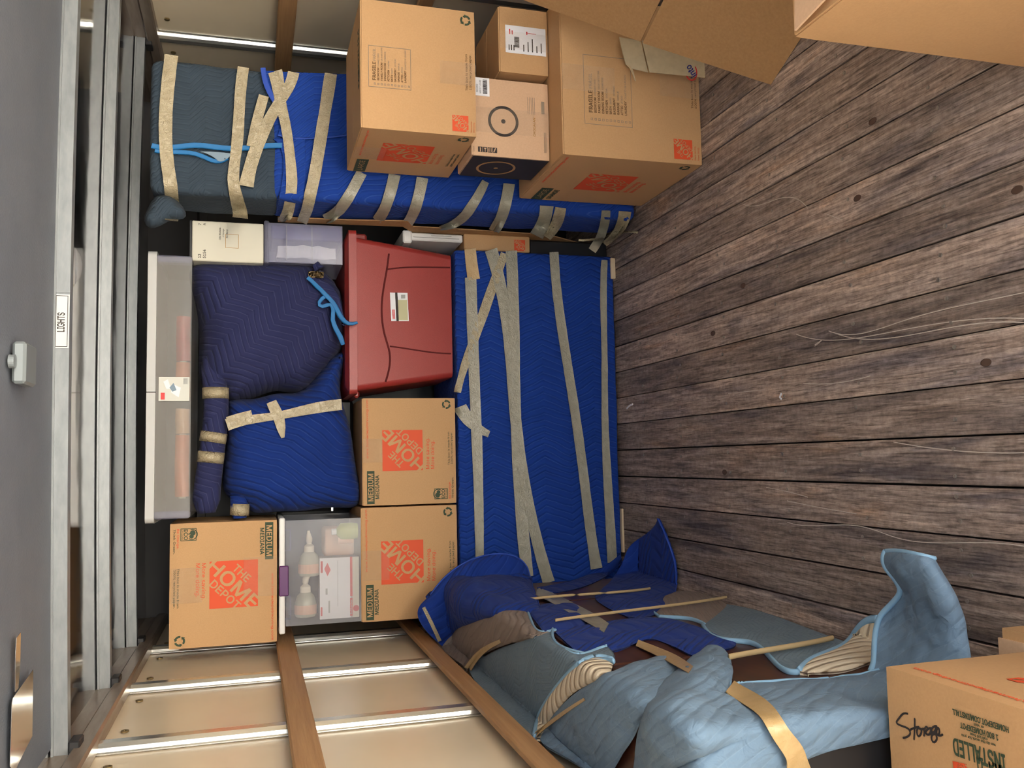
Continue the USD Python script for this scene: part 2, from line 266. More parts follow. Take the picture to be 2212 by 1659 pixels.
def cloth(rows, surf, th=.008, nu=44, nv=56, puff=.012, wr=0.0, freq=9, ani=(1, 1, 1), seed=3, smooth=2, lift=.006):
    """a blanket laid over what surf(x, y) finds there: each control point is (x, y[, height above that surface])"""
    R = [[(p + (0.0,))[:3] for p in r] for r in rows]
    G = spline_grid(R, nu, nv); P = np.zeros(G.shape)
    for i in range(nu):
        for j in range(nv):
            t, nn, d = surf(G[i, j, 0], G[i, j, 1]); p = CAM + d * t
            P[i, j] = p - d / np.linalg.norm(d) * (max(G[i, j, 2], 0) + lift)
    for _ in range(smooth):
        Q = P.copy(); Q[1:-1, 1:-1] = (P[:-2, 1:-1] + P[2:, 1:-1] + P[1:-1, :-2] + P[1:-1, 2:]) / 4; P = Q
    u, v = np.meshgrid(np.linspace(0, 1, nu), np.linspace(0, 1, nv), indexing='ij')
    edge = np.clip(16 * u * (1 - u) * v * (1 - v), 0, 1) ** .5
    N = np.cross(np.gradient(P, axis=0), np.gradient(P, axis=1)); N /= np.linalg.norm(N, axis=2, keepdims=True) + 1e-12
    if np.sum((CAM - P) * N) < 0: N = -N
    h = puff * edge + wr * (meshkit.fbm(P * freq * np.array(ani), 3, seed) - .5) * (.35 + .65 * edge)
    P = P + N * h[..., None]
    return solidify(P, th), P
def inflate(outline, Y, front, back, step=.014, wr=.01, freq=8, ani=(1, 1, 1), seed=5, k=.09, flat=False):
    """a wrapped bulky thing: its outline at depth Y, swelling towards the front and the back"""
    o = np.array([PY(x, y, Y)[[0, 2]] for x, y in outline])
    t = np.r_[0, np.cumsum(np.linalg.norm(np.diff(np.vstack([o, o[:1]]), axis=0), axis=1))]; o = CubicSpline(t, np.vstack([o, o[:1]]), bc_type='periodic')(np.linspace(0, t[-1], int(t[-1] / step)))[:-1]
    poly = Polygon(o).buffer(0); x0, y0, x1, y1 = poly.bounds
    gx, gz = np.meshgrid(np.arange(x0, x1, step), np.arange(y0, y1, step)); g = np.c_[gx.ravel(), gz.ravel()]
    g = g[shapely.contains_xy(poly.buffer(-step * .7), g[:, 0], g[:, 1])]; pts = np.vstack([o, g]); tri = Delaunay(pts).simplices
    c = pts[tri].mean(1); tri = tri[shapely.contains_xy(poly, c[:, 0], c[:, 1])]
    d = shapely.distance(shapely.points(pts), poly.exterior); d[:len(o)] = 0
    s = np.sqrt(np.clip(1 - (1 - np.clip(d / k, 0, 1)) ** 2, 0, 1))
    w = wr * (meshkit.fbm(np.c_[pts[:, 0], 0 * pts[:, 0], pts[:, 1]] * freq @ np.array(ani).reshape(-1, 1).repeat(3, 1) if False else np.c_[pts[:, 0] * ani[0] + pts[:, 1] * ani[1], 0 * pts[:, 0], pts[:, 1] * ani[2]] * freq, 3, seed) - .5) * np.clip(d / .03, 0, 1)
    A = np.c_[pts[:, 0], Y - front * s - w, pts[:, 1]]; B = np.c_[pts[:, 0], Y + back * s, pts[:, 1]]; nO = len(o); n = len(pts)
    B2 = B[nO:]; mp = np.r_[np.arange(nO), np.arange(nO, n) - nO + n]
    f = tri; m = trimesh.Trimesh(np.vstack([A, B2]), np.vstack([f, mp[f][:, ::-1]]), process=False); m.fix_normals(); return m
def ribbon(path, width, surf, th=.0012, lift=.003, n=None, na=5, wr=.0, seed=1, smooth=3, wob=0.0):
    """a strip of tape along a path of pixels on the surface that surf finds; width in pixels (one value or one per point)"""
    p = np.array(path, float); w = np.broadcast_to(np.array(width, float), (len(p),))
    t = np.r_[0, np.cumsum(np.linalg.norm(np.diff(p, axis=0), axis=1))]; n = n or max(8, int(t[-1] / 9)); tt = np.linspace(0, t[-1], n)
    c = (CubicSpline(t, p) if len(p) > 3 else (lambda q: np.c_[np.interp(q, t, p[:, 0]), np.interp(q, t, p[:, 1])]))(tt) if len(p) > 2 else p[0] + (p[1] - p[0]) * (tt / t[-1])[:, None]
    ww = np.interp(tt, t, w); d = np.gradient(c, axis=0); d /= np.linalg.norm(d, axis=1, keepdims=True); q = np.c_[-d[:, 1], d[:, 0]]
    rs = np.random.RandomState(seed); jit = np.cumsum(rs.randn(n)) * 0 + rs.randn(n) * wob
    P = np.zeros((n, na, 3)); N = np.zeros((n, na, 3))
    for i in range(n):
        for j in range(na):
            s = (j / (na - 1) - .5) * (ww[i] + jit[i]); tt_, nn, dd = surf(*(c[i] + q[i] * s)); P[i, j] = CAM + dd * tt_; N[i, j] = nn
    for _ in range(smooth):
        Q = P.copy(); Q[1:-1] = P[1:-1] * .5 + (P[:-2] + P[2:]) * .25; P = Q
        Q = N.copy(); Q[1:-1] = N[1:-1] * .5 + (N[:-2] + N[2:]) * .25; N = Q
    N /= np.linalg.norm(N, axis=2, keepdims=True)
    h = lift + wr * meshkit.fbm(P * 60, 2, seed)
    Q0 = P + N * h[..., None]
    for _ in range(smooth if smooth > 5 else 0):
        Q = Q0.copy(); Q[1:-1] = Q0[1:-1] * .5 + (Q0[:-2] + Q0[2:]) * .25; Q0 = Q
    return solidify(Q0, th), Q0
    return solidify(P + N * h[..., None], th), P + N * h[..., None]
def sheet_poly(pts3, th):
    """a flat polygon of points in one plane as a board of that thickness"""
    p = np.array(pts3, float); o = p.mean(0); u = p[1] - p[0]; u /= np.linalg.norm(u); nrm = np.cross(p[1] - p[0], p[2] - p[0])
    for k in range(2, len(p) - 1): nrm = nrm + np.cross(p[k] - p[0], p[k + 1] - p[0])
    nrm /= np.linalg.norm(nrm)
    if nrm @ (CAM - o) < 0: nrm = -nrm
    v = np.cross(nrm, u); q = np.c_[(p - o) @ u, (p - o) @ v]
    m = trimesh.creation.extrude_polygon(Polygon(q).buffer(0), th, engine='earcut'); T = np.eye(4); T[:3, 0], T[:3, 1], T[:3, 2], T[:3, 3] = u, v, nrm, o - nrm * th
    m.apply_transform(T); return m
def lay(poly, frame, th=.0004, off=.0003):
    """flat print on a face: frame is (origin, right, up)"""
    o, u, v = (np.array(a, float) for a in frame); n = np.cross(u, v); ms = []
    for g in getattr(poly, 'geoms', [poly]):
        if g.geom_type == 'Polygon' and g.area > 1e-8:
            ms.append(trimesh.creation.extrude_polygon(g, th, engine='earcut'))
    m = trimesh.util.concatenate(ms); T = np.eye(4); T[:3, 0], T[:3, 1], T[:3, 2], T[:3, 3] = u, v, n, o + n * off
    m.apply_transform(T); return m
_tc = {}
def letters(s, bold=False):
    if (s, bold) not in _tc:
        m = meshkit.text_mesh(s, 1.0, .05, bold); tri = m.triangles[m.face_normals[:, 2] > .9][:, :, :2]
        g = unary_union([Polygon(t).buffer(.004) for t in tri if abs(np.cross(t[1] - t[0], t[2] - t[0])) > 1e-7]).simplify(.012); _tc[s, bold] = g
    return _tc[s, bold]
def text(s, x, y, h, w=None, bold=False, rot=0):
    """capitals h tall with the baseline's start at (x, y); stretched to w wide if given"""
    g = letters(s, bold); b = g.bounds; sx = h if w is None else w / (b[2] - b[0])
    return affinity.translate(affinity.rotate(affinity.translate(affinity.scale(g, sx, h, origin=(0, 0)), -b[0] * sx, 0), rot, origin=(0, 0)), x, y)
def rect(x0, y0, x1, y1): return sbox(min(x0, x1), min(y0, y1), max(x0, x1), max(y0, y1))
def frame_of(x0, y0, x1, y1, t): return rect(x0, y0, x1, y1).difference(rect(x0 + t, y0 + t, x1 - t, y1 - t))
def recycle(x, y, r):
    out = []
    for k in range(3):
        a = 90 + 120 * k; arm = LineString([(r * math.cos(math.radians(a + t)), r * math.sin(math.radians(a + t))) for t in np.linspace(-40, 32, 7)]).buffer(r * .23, cap_style=2)
        e = math.radians(a + 32); hd = Polygon([(r * .55 * math.cos(e), r * .55 * math.sin(e)), (r * 1.45 * math.cos(e), r * 1.45 * math.sin(e)), (r * 1.05 * math.cos(e + .62), r * 1.05 * math.sin(e + .62))]); out += [arm, hd]
    return affinity.translate(unary_union(out), x, y)
def store_logo(x, y, s):
    """the orange square with its stencilled slanting words knocked out"""
    d = s * math.sqrt(2); L = unary_union([text('HOME', -.47 * d, -.105 * d, .205 * d, .94 * d, True), text('THE', -.18 * d, .135 * d, .115 * d, .30 * d, True), text('DEPOT', -.26 * d, -.255 * d, .115 * d, .56 * d, True)])
    bars = unary_union([LineString([(-d, .115 * d), (d, .115 * d)]).buffer(.001), ])
    L = affinity.translate(affinity.rotate(L, 45, origin=(0, 0)), x + s / 2, y + s / 2)
    return rect(x, y, x + s, y + s).difference(L)
def barcode(x, y, w, h, seed=1, vert=False):
    rs = np.random.RandomState(seed); out, c = [], 0.0
    while c < 1: a = rs.choice([.012, .02, .035]); out.append((c, min(1, c + a))); c += a + rs.choice([.012, .022])
    return unary_union([rect(x, y + a * h, x + w, y + b * h) if vert else rect(x + a * w, y, x + b * w, y + h) for a, b in out])
def checklist(x, y, w, h, bold=1):
    """the room list printed on the large cartons; returns (dark, brown)"""
    rows = [('FRAGILE', 'FRÁGIL'), ('BEDROOM', 'DORMITORIO'), ('FAMILY ROOM', 'SALA DE ESTAR'), ('DINING ROOM', 'COMEDOR'), ('KITCHEN', 'COCINA'), ('BATH', 'BAÑO'), ('BASEMENT', 'SÓTANO'), ('GARAGE', 'GARAJE'), ('ATTIC', 'ÁTICO'), ('LAUNDRY', 'CUARTO DE LAVADO')]
    dark, brown = [], [frame_of(x, y, x + w, y + h, .0016)]; st = h * .86 / 10.6
    yy = y + h * .93
    for k, (a, b) in enumerate(rows):
        hh = st * (.95 if k == 0 else .55); yy -= st * (1.25 if k == 0 else .98)
        ta = text(a, x + w * .17, yy, hh, None, True); dark.append(ta); x1 = ta.bounds[2] + w * .03
        tb = text(b, x1, yy, hh * .8); brown.append(tb if tb.bounds[2] < x + w * .97 else text(b, x1, yy, hh * .8, x + w * .97 - x1))
        brown.append(frame_of(x + w * .06, yy, x + w * .06 + st * .55, yy + st * .55, .0012))
    brown.append(frame_of(x + w * .06, yy - st, x + w * .06 + st * .55, yy - st * .45, .0012))
    return unary_union(dark), unary_union(brown)

class Carton(Thing):
    """a closed cardboard box on its base; faces carry print. local axes: x right, y away, z up"""
    def __init__(s, name, label, cat, x0, x1, y0, y1, z0, z1, m='kraft', rz=0, group=None, flaps=True):
        super().__init__(name, label, cat, ((x0 + x1) / 2, (y0 + y1) / 2, z0), rz, group)
        s.w, s.d, s.h = x1 - x0, y1 - y0, z1 - z0; w, d, h = s.w / 2, s.d / 2, s.h
        s.part('carton_body', soft_box((-w, -d, 0), (w, d, h), .004, .0012, .03, seed=int(abs(x0) * 91) + 3, freq=4), m, smooth=35, world=False)
        if flaps:
            for a, b in ((-d + .004, -.0015), (.0015, d - .004)):
                s.part('top_flap', boxm((-w + .003, a, h - .002), (w - .003, b, h + .0025), .001), m, world=False)
        s.F = {'front': ((-w, -d, 0), (1, 0, 0), (0, 0, 1)), 'left': ((-w, d, 0), (0, -1, 0), (0, 0, 1)), 'right': ((w, -d, 0), (0, 1, 0), (0, 0, 1)), 'top': ((-w, -d, h + (.0026 if flaps else 0)), (1, 0, 0), (0, 1, 0)),
               'front_inverted': ((w, -d, h), (-1, 0, 0), (0, 0, -1))}
        s.fs = {'front': (s.w, s.h), 'left': (s.d, s.h), 'right': (s.d, s.h), 'top': (s.w, s.d), 'front_inverted': (s.w, s.h)}
    def ink(s, face, name, poly, m, off=.0004, label=None): return s.part(name, lay(poly, s.F[face], off=off), m, world=False, label=label)
    def tape(s, face, u0, v0, u1, v1, m='clear_tape', seed=1):
        W, H = s.fs[face]; rs = np.random.RandomState(seed); o, u, v = (np.array(a, float) for a in s.F[face]); n = np.cross(u, v)
        a, b = np.meshgrid(np.linspace(u0 * W, u1 * W, 26), np.linspace(v0 * H, v1 * H, 12), indexing='ij'); P = o + a[..., None] * u + b[..., None] * v
        P = P + n * (.0009 + .0020 * meshkit.fbm(P * 34 + rs.rand(3) * 9, 2, seed))[..., None]
        i = np.arange(a.size).reshape(a.shape); f = np.stack([i[:-1, :-1], i[1:, :-1], i[1:, 1:], i[:-1, 1:]], -1).reshape(-1, 4)
        s.part('packing_tape', (P.reshape(-1, 3), f), m, smooth=True, world=False)
    def medium_print(s, face='front'):
        W, H = s.fs[face]; X = lambda u: u * W; Yv = lambda v: (1 - v) * H
        tx = lambda t, u0, u1, v0, v1, b=False: text(t, X(u0), Yv(v1), (v1 - v0) * H, (u1 - u0) * W, b)
        s.ink(face, 'size_panel', rect(X(.019), Yv(.118), X(.323), Yv(.04)).difference(tx('MEDIUM', .045, .297, .052, .104, True)), 'green_ink')
        s.ink(face, 'printed_lettering', unary_union([tx('MEDIANA', .064, .282, .127, .165, True), tx('This box is made from', .362, .674, .908, .928), tx('100% recycled paper.', .372, .674, .940, .960), tx('Think Green.', .05, .248, .945, .965)]), 'green_ink')
        s.ink(face, 'store_logo', store_logo(X(.319), Yv(.634), .378 * W), 'orange_ink')
        s.ink(face, 'slogan', unary_union([tx('More saving.', .329, .62, .668, .704), tx('More doing.', .329, .595, .722, .758), tx('Be Orange.', .047, .208, .912, .932)]), 'orange_ink')
        s.ink(face, 'web_address', tx('www.homedepotmoving.com', .436, .98, .034, .056), 'orange_ink')
        s.ink(face, 'recycling_mark', recycle(X(.935), Yv(.90), .034 * W), 'green_ink')
        bx = unary_union([frame_of(X(.044), Yv(.90), X(.144), Yv(.755), .002), tx('ECO', .052, .136, .835, .868, True), tx('OPTIONS', .052, .136, .876, .89), Point(X(.082), Yv(.79)).buffer(.009), Point(X(.11), Yv(.80)).buffer(.007), LineString([(X(.082), Yv(.79)), (X(.09), Yv(.825))]).buffer(.002),
            LineString([(X(.094) + .017 * math.cos(a), Yv(.795) + .017 * math.sin(a)) for a in np.linspace(-.6, 3.4, 14)]).buffer(.0014)])
        s.ink(face, 'eco_badge', bx, 'green_ink')

# ================================================================== the truck body
XL, XR, YR, YF, ZT = -.668, 1.665, -.3, 4.15, 1.80
def rib_profile(w, d): return [(-w * .5, 0), (-w * .42, d * .55), (-w * .27, d), (w * .27, d), (w * .42, d * .55), (w * .5, 0)]
fl = Thing('floor', kind='structure'); keys(fl.prim, label='worn grey-brown plank floor of the truck box', category='floor')
fl.part('sub_floor', boxm((XL - .03, YR, -.06), (XR + .03, YF, -.028)), 'under_floor')
P0, PW = .02900, .1034
ks = range(int((XL - P0) / PW) - 1, int((XR - P0) / PW) + 2); rs = np.random.RandomState(4)
for k in ks:
    a, b = max(P0 + k * PW, XL), min(P0 + (k + 1) * PW, XR)
    if b - a < .01: continue
    g = .0012 + .0014 * rs.rand(); dz = -.0022 * rs.rand()
    fl.part('plank', boxm((a + g, YR, -.027), (b - g, YF, dz), .0016), 'plank_wood')
nm = []
for k in ks:
    for j, yy in enumerate(np.arange(.9, 3.4, .305)):
        for q in (.28, .74):
            if rs.rand() < .25: continue
            x, y = P0 + (k + q + rs.randn() * .05) * PW, yy + rs.randn() * .012
            if XL + .02 < x < XR - .02:
                c = trimesh.creation.cylinder(.0042 + .001 * rs.rand(), .003, sections=8); c.apply_translation((x, y, -.0006)); nm.append(c)
fl.part('nail_head', join(*nm), 'nail_steel', kind='stuff')
kn = []
for px, py in ((1605, 617), (2130, 783), (1852, 428), (1885, 262), (1565, 1020), (2197, 410), (1540, 720)):
    p = PZ(px, py, 0); m = trimesh.creation.icosphere(2, 1); m.apply_scale((.008, .014, .0008)); m.apply_translation((p[0], p[1], .0002)); kn.append(m)
fl.part('wood_knot', join(*kn), 'knot', kind='stuff')
sc = []
for line in ([(1720, 722), (1790, 735), (1900, 722), (2020, 700), (2212, 688)], [(1800, 718), (1880, 733), (2050, 708), (2212, 697)], [(1790, 715), (1850, 722), (1960, 690), (2100, 655), (2212, 632)], [(1735, 828), (1800, 828), (1880, 812)], [(1655, 1053), (1700, 1062), (1745, 1074)], [(1700, 1082), (1790, 1100), (1850, 1110)],
             [(1700, 1128), (1830, 1134), (1880, 1142), (1930, 1160), (2000, 1172), (2212, 1180)], [(1760, 745), (1775, 735), (1760, 748)], [(1604, 440), (1650, 440), (1692, 427), (1745, 450)], [(1787, 463), (1820, 475)], [(1573, 850), (1650, 842)], [(1930, 955), (1990, 965), (2080, 975), (2212, 978)]):
    sc.append(tube([PZ(x, y, .0004) for x, y in line], .0011, 4, .4, n=24))
fl.part('scratch', join(*sc), 'scratch', kind='stuff')

def side_wall(name, x, sgn, lab):
    """sgn: which way the room lies"""
    W = Thing(name, kind='structure'); keys(W.prim, label=lab, category='wall')
    y, z = np.meshgrid(np.linspace(YR, YF, 60), np.linspace(-.02, ZT + .06, 24), indexing='ij'); xx = x + sgn * (-.003 + .005 * meshkit.noise(np.stack([y * 2.2, z * 1.2, 0 * y], -1), 3))
    G = np.stack([xx, y, z], -1); W.part('wall_panel', solidify(G, .02), 'cream_wall', smooth=True)
    for yp in np.arange(2.36 - 3 * .585, 4.1, .585):
        pr = Polygon([(a, sgn * b) for a, b in rib_profile(.055, .02)]); m = trimesh.creation.extrude_polygon(pr, ZT - .05, engine='earcut')
        T = np.eye(4); T[:3, 0] = (0, 1, 0); T[:3, 1] = (1, 0, 0); T[:3, 2] = (0, 0, 1); m.apply_transform(T); m.apply_translation((x + sgn * .003, yp, 0)); m.fix_normals()
        po = W.part('wall_post', m, 'post_metal')
        W.part('post_lip', join(boxm((x + sgn * .0030, yp - .042, 0), (x + sgn * .0060, yp - .030, ZT - .05)), boxm((x + sgn * .0030, yp + .030, 0), (x + sgn * .0060, yp + .042, ZT - .05))), 'post_metal', under=po)
        for dy in (-.14, .14):
            c = trimesh.creation.annulus(.004, .010, .004, sections=14); c.apply_transform(trimesh.transformations.rotation_matrix(math.pi / 2, (0, 1, 0))); c.apply_translation((x + sgn * .005, yp + dy, 1.707))
            W.part('ring_bolt', c, 'brass')
    for z0, z1 in ((.783, .838), (1.250, 1.315), (.26, .33)):
        W.part('rub_slat', boxm((x + min(sgn * .022, sgn * .042), YR, z0), (x + max(sgn * .022, sgn * .042), YF - .01, z1), .004), 'slat_wood')
    W.part('top_rail', join(boxm((min(x, x + sgn * .045), YR, ZT - .055), (max(x, x + sgn * .045), YF, ZT - .012), .006), boxm((min(x, x + sgn * .03), YR, ZT - .012), (max(x, x + sgn * .03), YF, ZT + .05))), 'rail_metal')
    return W
wl = side_wall('wall_left', XL, 1, 'glossy cream side wall with bright upright metal posts and brown wooden rub slats')
wr_ = side_wall('wall_right', XR, -1, 'dim cream side wall behind the tall taped bundle')
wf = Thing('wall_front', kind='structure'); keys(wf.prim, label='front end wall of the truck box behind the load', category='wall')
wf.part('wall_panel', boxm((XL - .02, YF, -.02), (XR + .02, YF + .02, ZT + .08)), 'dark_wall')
ce = Thing('ceiling', kind='structure'); keys(ce.prim, label='shiny metal roof with curved cross bows', category='ceiling')
arch = lambda x: .016 * (1 - ((x - .5) / 1.17) ** 2)
xs = np.linspace(XL - .02, XR + .02, 40); ys = np.linspace(YR, YF, 30); gx, gy = np.meshgrid(xs, ys, indexing='ij')
ce.part('roof_sheet', solidify(np.stack([gx, gy, ZT + .031 + arch(gx)], -1), .004), 'roof_metal', smooth=True)
for yb in [2.262 + .625 * k for k in range(0, 3)]:
    sec = np.array([(-.004, 0.), (.030, 0.), (.034, .004), (.034, .036), (-.004, .036), (-.007, .034), (-.0105, .034), (-.0105, .029), (-.004, .029)])
    xb = np.linspace(XL + .03, XR - .03, 34); v = np.stack([np.stack([np.full(len(sec), x), yb + sec[:, 0], ZT - .006 + arch(x) + sec[:, 1]], 1) for x in xb]); n, k = v.shape[:2]
    i, j = np.meshgrid(np.arange(n - 1), np.arange(k), indexing='ij'); q = np.stack([i * k + j, (i + 1) * k + j, (i + 1) * k + (j + 1) % k, i * k + (j + 1) % k], -1).reshape(-1, 4)
    m = trimesh.Trimesh(v.reshape(-1, 3), np.vstack([q[:, [0, 1, 2]], q[:, [0, 2, 3]]]), process=False); m.fix_normals()
    bow = ce.part('roof_bow', m, 'galvanised')
    for xe in (XL + .03, XR - .03):
        ce.part('bow_bracket', boxm((xe - .03, yb - .012, ZT - .03), (xe + .03, yb + .045, ZT - .006), .003), 'black_plastic', under=bow)
# sticker and lamp on the nearest bow
a, b = PY(141, 752, 2.2575), PY(141, 636, 2.2575)
z0 = ZT - .0055 + arch(.35); fr = ((a[0], 2.2575, z0), (1, 0, 0), (0, 0, 1)); sw = b[0] - a[0]
st = ce.part('lights_sticker', lay(rect(0, 0, sw, .032), fr), 'white_sticker', label='white sticker reading LIGHTS')
ce.part('lettering', lay(unary_union([text('LIGHTS', sw * .30, .010, .015, sw * .36, True), frame_of(.003, .003, sw - .003, .029, .0012)]), fr, off=.0008), 'black_ink', under=st)
ce.part('light_plate', lay(rect(sw + .004, -.001, sw + .225, .033), fr, th=.002), 'galvanised', label='plain bright plate beside the sticker')
lamp = Thing('dome_lamp', 'small round chrome ceiling lamp behind the nearest roof bow', 'lamp', (.50, 2.36, ZT + .012))
lamp.part('lamp_base', lathe([(0, .016), (.062, .016), (.065, .008), (.05, .0), (0, 0)], (.50, 2.36, ZT + .022), 28), 'chrome', smooth=40)
lamp.part('lens', lathe([(0, -.020), (.030, -.014), (.046, 0), (.046, .004), (0, .004)], (.50, 2.36, ZT + .022), 28), 'clear_plastic', smooth=40)
# grey panel over the camera (the open rear door, stowed flat under the roof)
dr = Thing('door_1', kind='structure'); keys(dr.prim, label='matt grey rear door stowed flat under the roof', category='door')
for k, (ya, yb) in enumerate(((1.55, 2.245), (.95, 1.548), (.35, .948))):
    x, y = np.meshgrid(np.linspace(XL + .05, XR - .05, 30), np.linspace(ya, yb, 10), indexing='ij')
    dr.part('door_panel', solidify(np.stack([x, y, ZT + .026 + arch(x)], -1), .004), 'grey_panel', smooth=True)
for poly in ([(22, 1655), (26, 1520), (28, 1508), (72, 1446), (70, 1590), (52, 1625), (30, 1670)], [(33, 1495), (34, 1420), (36, 1378), (45, 1366), (44, 1430), (40, 1487)]):
    pts = [PZ(x, y, ZT + .020) for x, y in poly]; dr.part('bare_metal_patch', sheet_poly(pts, .001), 'polished_patch', label='worn bright patch on the grey panel')
la, lb_ = PZ(78, 750, ZT + .012), PZ(52, 828, ZT + .012)
lt = dr.part('latch', boxm((lb_[0], lb_[1], ZT + .010), (la[0], la[1], ZT + .034), .005), 'bracket_metal', label='steel latch bracket')
c = trimesh.creation.cylinder(.013, .010, sections=18); c.apply_translation((la[0] - .04, lb_[1] - .012, ZT + .030)); dr.part('pull_ring', c, 'bracket_metal', under=lt)
# outside ground seen only as bounced light
gd = Thing('ground', kind='structure'); keys(gd.prim, label='concrete yard behind the truck', category='ground')
gd.part('concrete_slab', boxm((-14, -25, -1.0), (14, 12, -.9)), 'concrete')

# ================================================================== the load
FLOOR = ((-3, -3, -.5), (3, 5, 0.0)); COUCH = ((.888, 3.0, 0), (1.345, 3.262, 1.728)); DRESS = ((-.50, 3.25, .012), (.812, 3.72, .664)); CAB = ((-.640, 1.32, 0), (-.445, 3.16, .715))
on = lambda *S: (lambda x, y: solid_hit(x, y, S))
def onp(Y): return lambda x, y: ((lambda d: (Y / d[1], np.array([0, -1.0, 0]), d))(ray(x, y)))

# --- tall bundle: a sofa on end, grey blanket above, royal blue below
so = Thing('wrapped_sofa', 'tall upright bundle in grey and royal blue moving blankets bound with many tan tapes', 'wrapped furniture', (1.116, 3.13, 0))
ZS = 1.30
so.part('royal_blanket', soft_box((.888, 3.0, .004), (1.345, 3.262, ZS + .05), .035, .012, .016, 3, 9, (1, 1, .7)), 'royal_quilt_fine', smooth=True)
so.part('grey_blanket', soft_box((.884, 3.003, ZS), (1.345, 3.268, 1.728), .035, .014, .016, 8, 8), 'grey_blue_quilt', smooth=True)
so.part('hanging_corner', inflate([(336, 425), (318, 452), (311, 474), (322, 492), (344, 489), (372, 476), (400, 470), (390, 440)], 3.03, .03, .05, wr=.02, freq=14, k=.03), 'grey_blue_quilt', smooth=True)
m, P = cloth([[(566, 152), (572, 185), (585, 215), (598, 240), (600, 292)], [(640, 156), (645, 190), (650, 220), (655, 255), (660, 299)], [(748, 160), (750, 190), (750, 225), (750, 260), (752, 292)]], on(COUCH), nu=30, nv=36, puff=.003, wr=.004); so.part('upper_fold', m, 'royal_quilt_fine', smooth=True)
so.part('fold_seam', tube(P[:, -1], .003, 5), 'royal_binding', smooth=True); so.part('fold_binding', ribbon([(568, 150), (574, 185), (588, 214), (604, 236)], 11, on(COUCH), lift=.014, th=.003)[0], 'royal_binding', smooth=True)
m, _ = cloth([[(590, 300), (606, 320), (612, 360), (604, 420), (596, 466)], [(622, 300), (630, 330), (632, 370), (628, 420), (622, 466)], [(660, 300), (660, 330), (660, 370), (656, 420), (650, 468)]], on(COUCH), nu=20, nv=36, puff=.004, wr=.004); so.part('side_fold', m, 'royal_quilt_fine', smooth=True)
so.part('blanket_binding', ribbon([(328, 316), (360, 321), (420, 315), (490, 322), (560, 318), (616, 316)], 11, on(COUCH), lift=.006, th=.004, wr=.003)[0], 'azure_binding', smooth=True, label='bright blue blanket edge')
so.part('blanket_binding', ribbon([(335, 326), (400, 330), (435, 337), (470, 352), (492, 342)], 9, on(COUCH), lift=.006, th=.004)[0], 'azure_binding', smooth=True)
m, _ = cloth([[(432, 327), (465, 328), (503, 332)], [(455, 336), (475, 340), (497, 338)], [(470, 347), (478, 349), (487, 345)]], on(COUCH), nu=12, nv=14, puff=.002, lift=.01); so.part('lining_patch', m, 'lining_grey', smooth=True, label='pale blue lining showing at the blanket edge')
for i, (pth, w, mm) in enumerate([([(371, 122), (362, 200), (358, 280), (363, 360), (372, 425), (371, 478)], 29, 'tan_tape'), ([(526, 148), (517, 240), (509, 340), (506, 410), (516, 440), (519, 472)], [25, 25, 24, 25, 30, 33], 'tan_tape'),
        ([(594, 158), (600, 185), (604, 215), (616, 270), (626, 340), (628, 425), (612, 472)], [30, 28, 24, 21, 22, 24, 26], 'tan_tape'), ([(634, 160), (622, 195), (606, 220), (575, 275), (548, 340), (532, 405)], [25, 24, 22, 26, 28, 30], 'tan_tape'),
        ([(570, 210), (556, 260), (543, 320)], 22, 'tan_tape'), ([(714, 163), (702, 240), (686, 340), (669, 425), (652, 472)], [27, 26, 26, 26, 24], 'tan_tape'),
        ([(781, 374), (762, 410), (741, 442), (702, 472)], 24, 'grey_tape'), ([(852, 378), (842, 420), (835, 440), (815, 474)], 24, 'grey_tape'), ([(912, 385), (904, 425), (897, 448), (880, 480)], 24, 'grey_tape'),
        ([(1048, 393), (1030, 428), (1014, 452), (950, 492)], [17, 20, 22, 14], 'grey_tape'), ([(1099, 398), (1094, 430), (1087, 456), (1066, 498)], 24, 'grey_tape'),
        ([(1180, 446), (1178, 470), (1158, 510)], [28, 28, 30], 'grey_tape'), ([(1210, 450), (1206, 475), (1180, 514)], [24, 26, 18], 'tan_tape'), ([(1308, 456), (1306, 480), (1296, 512), (1278, 542)], [19, 20, 18, 18], 'grey_tape'),
        ([(1349, 458), (1345, 480), (1330, 503), (1305, 528)], [27, 26, 18, 14], 'tan_tape'), ([(1376, 503), (1345, 500), (1300, 512), (1248, 520)], [5, 6, 6, 4], 'tan_tape')]):
    so.part('tape_strip', ribbon(pth, w, on(COUCH), seed=i + 2, wr=.006, lift=.0125 if i in (2, 3, 4, 5) else .008 if i < 2 else .0035, wob=1.0)[0], mm, smooth=True)
# bent cardboard taped along its back edge
def strip(pts, x, th=.004): return sheet_poly([PX(a, b, x) for a, b in pts], th)
cb = [(600, 470), (760, 476), (880, 478), (892, 490), (1000, 496), (1140, 505), (1200, 512), (1260, 528), (1310, 546), (1290, 548), (1230, 536), (1170, 522), (1080, 512), (890, 502), (870, 490), (600, 480)]
so.part('cardboard_edge', strip(cb, .880), 'kraft_dull', label='brown cardboard along the back edge')

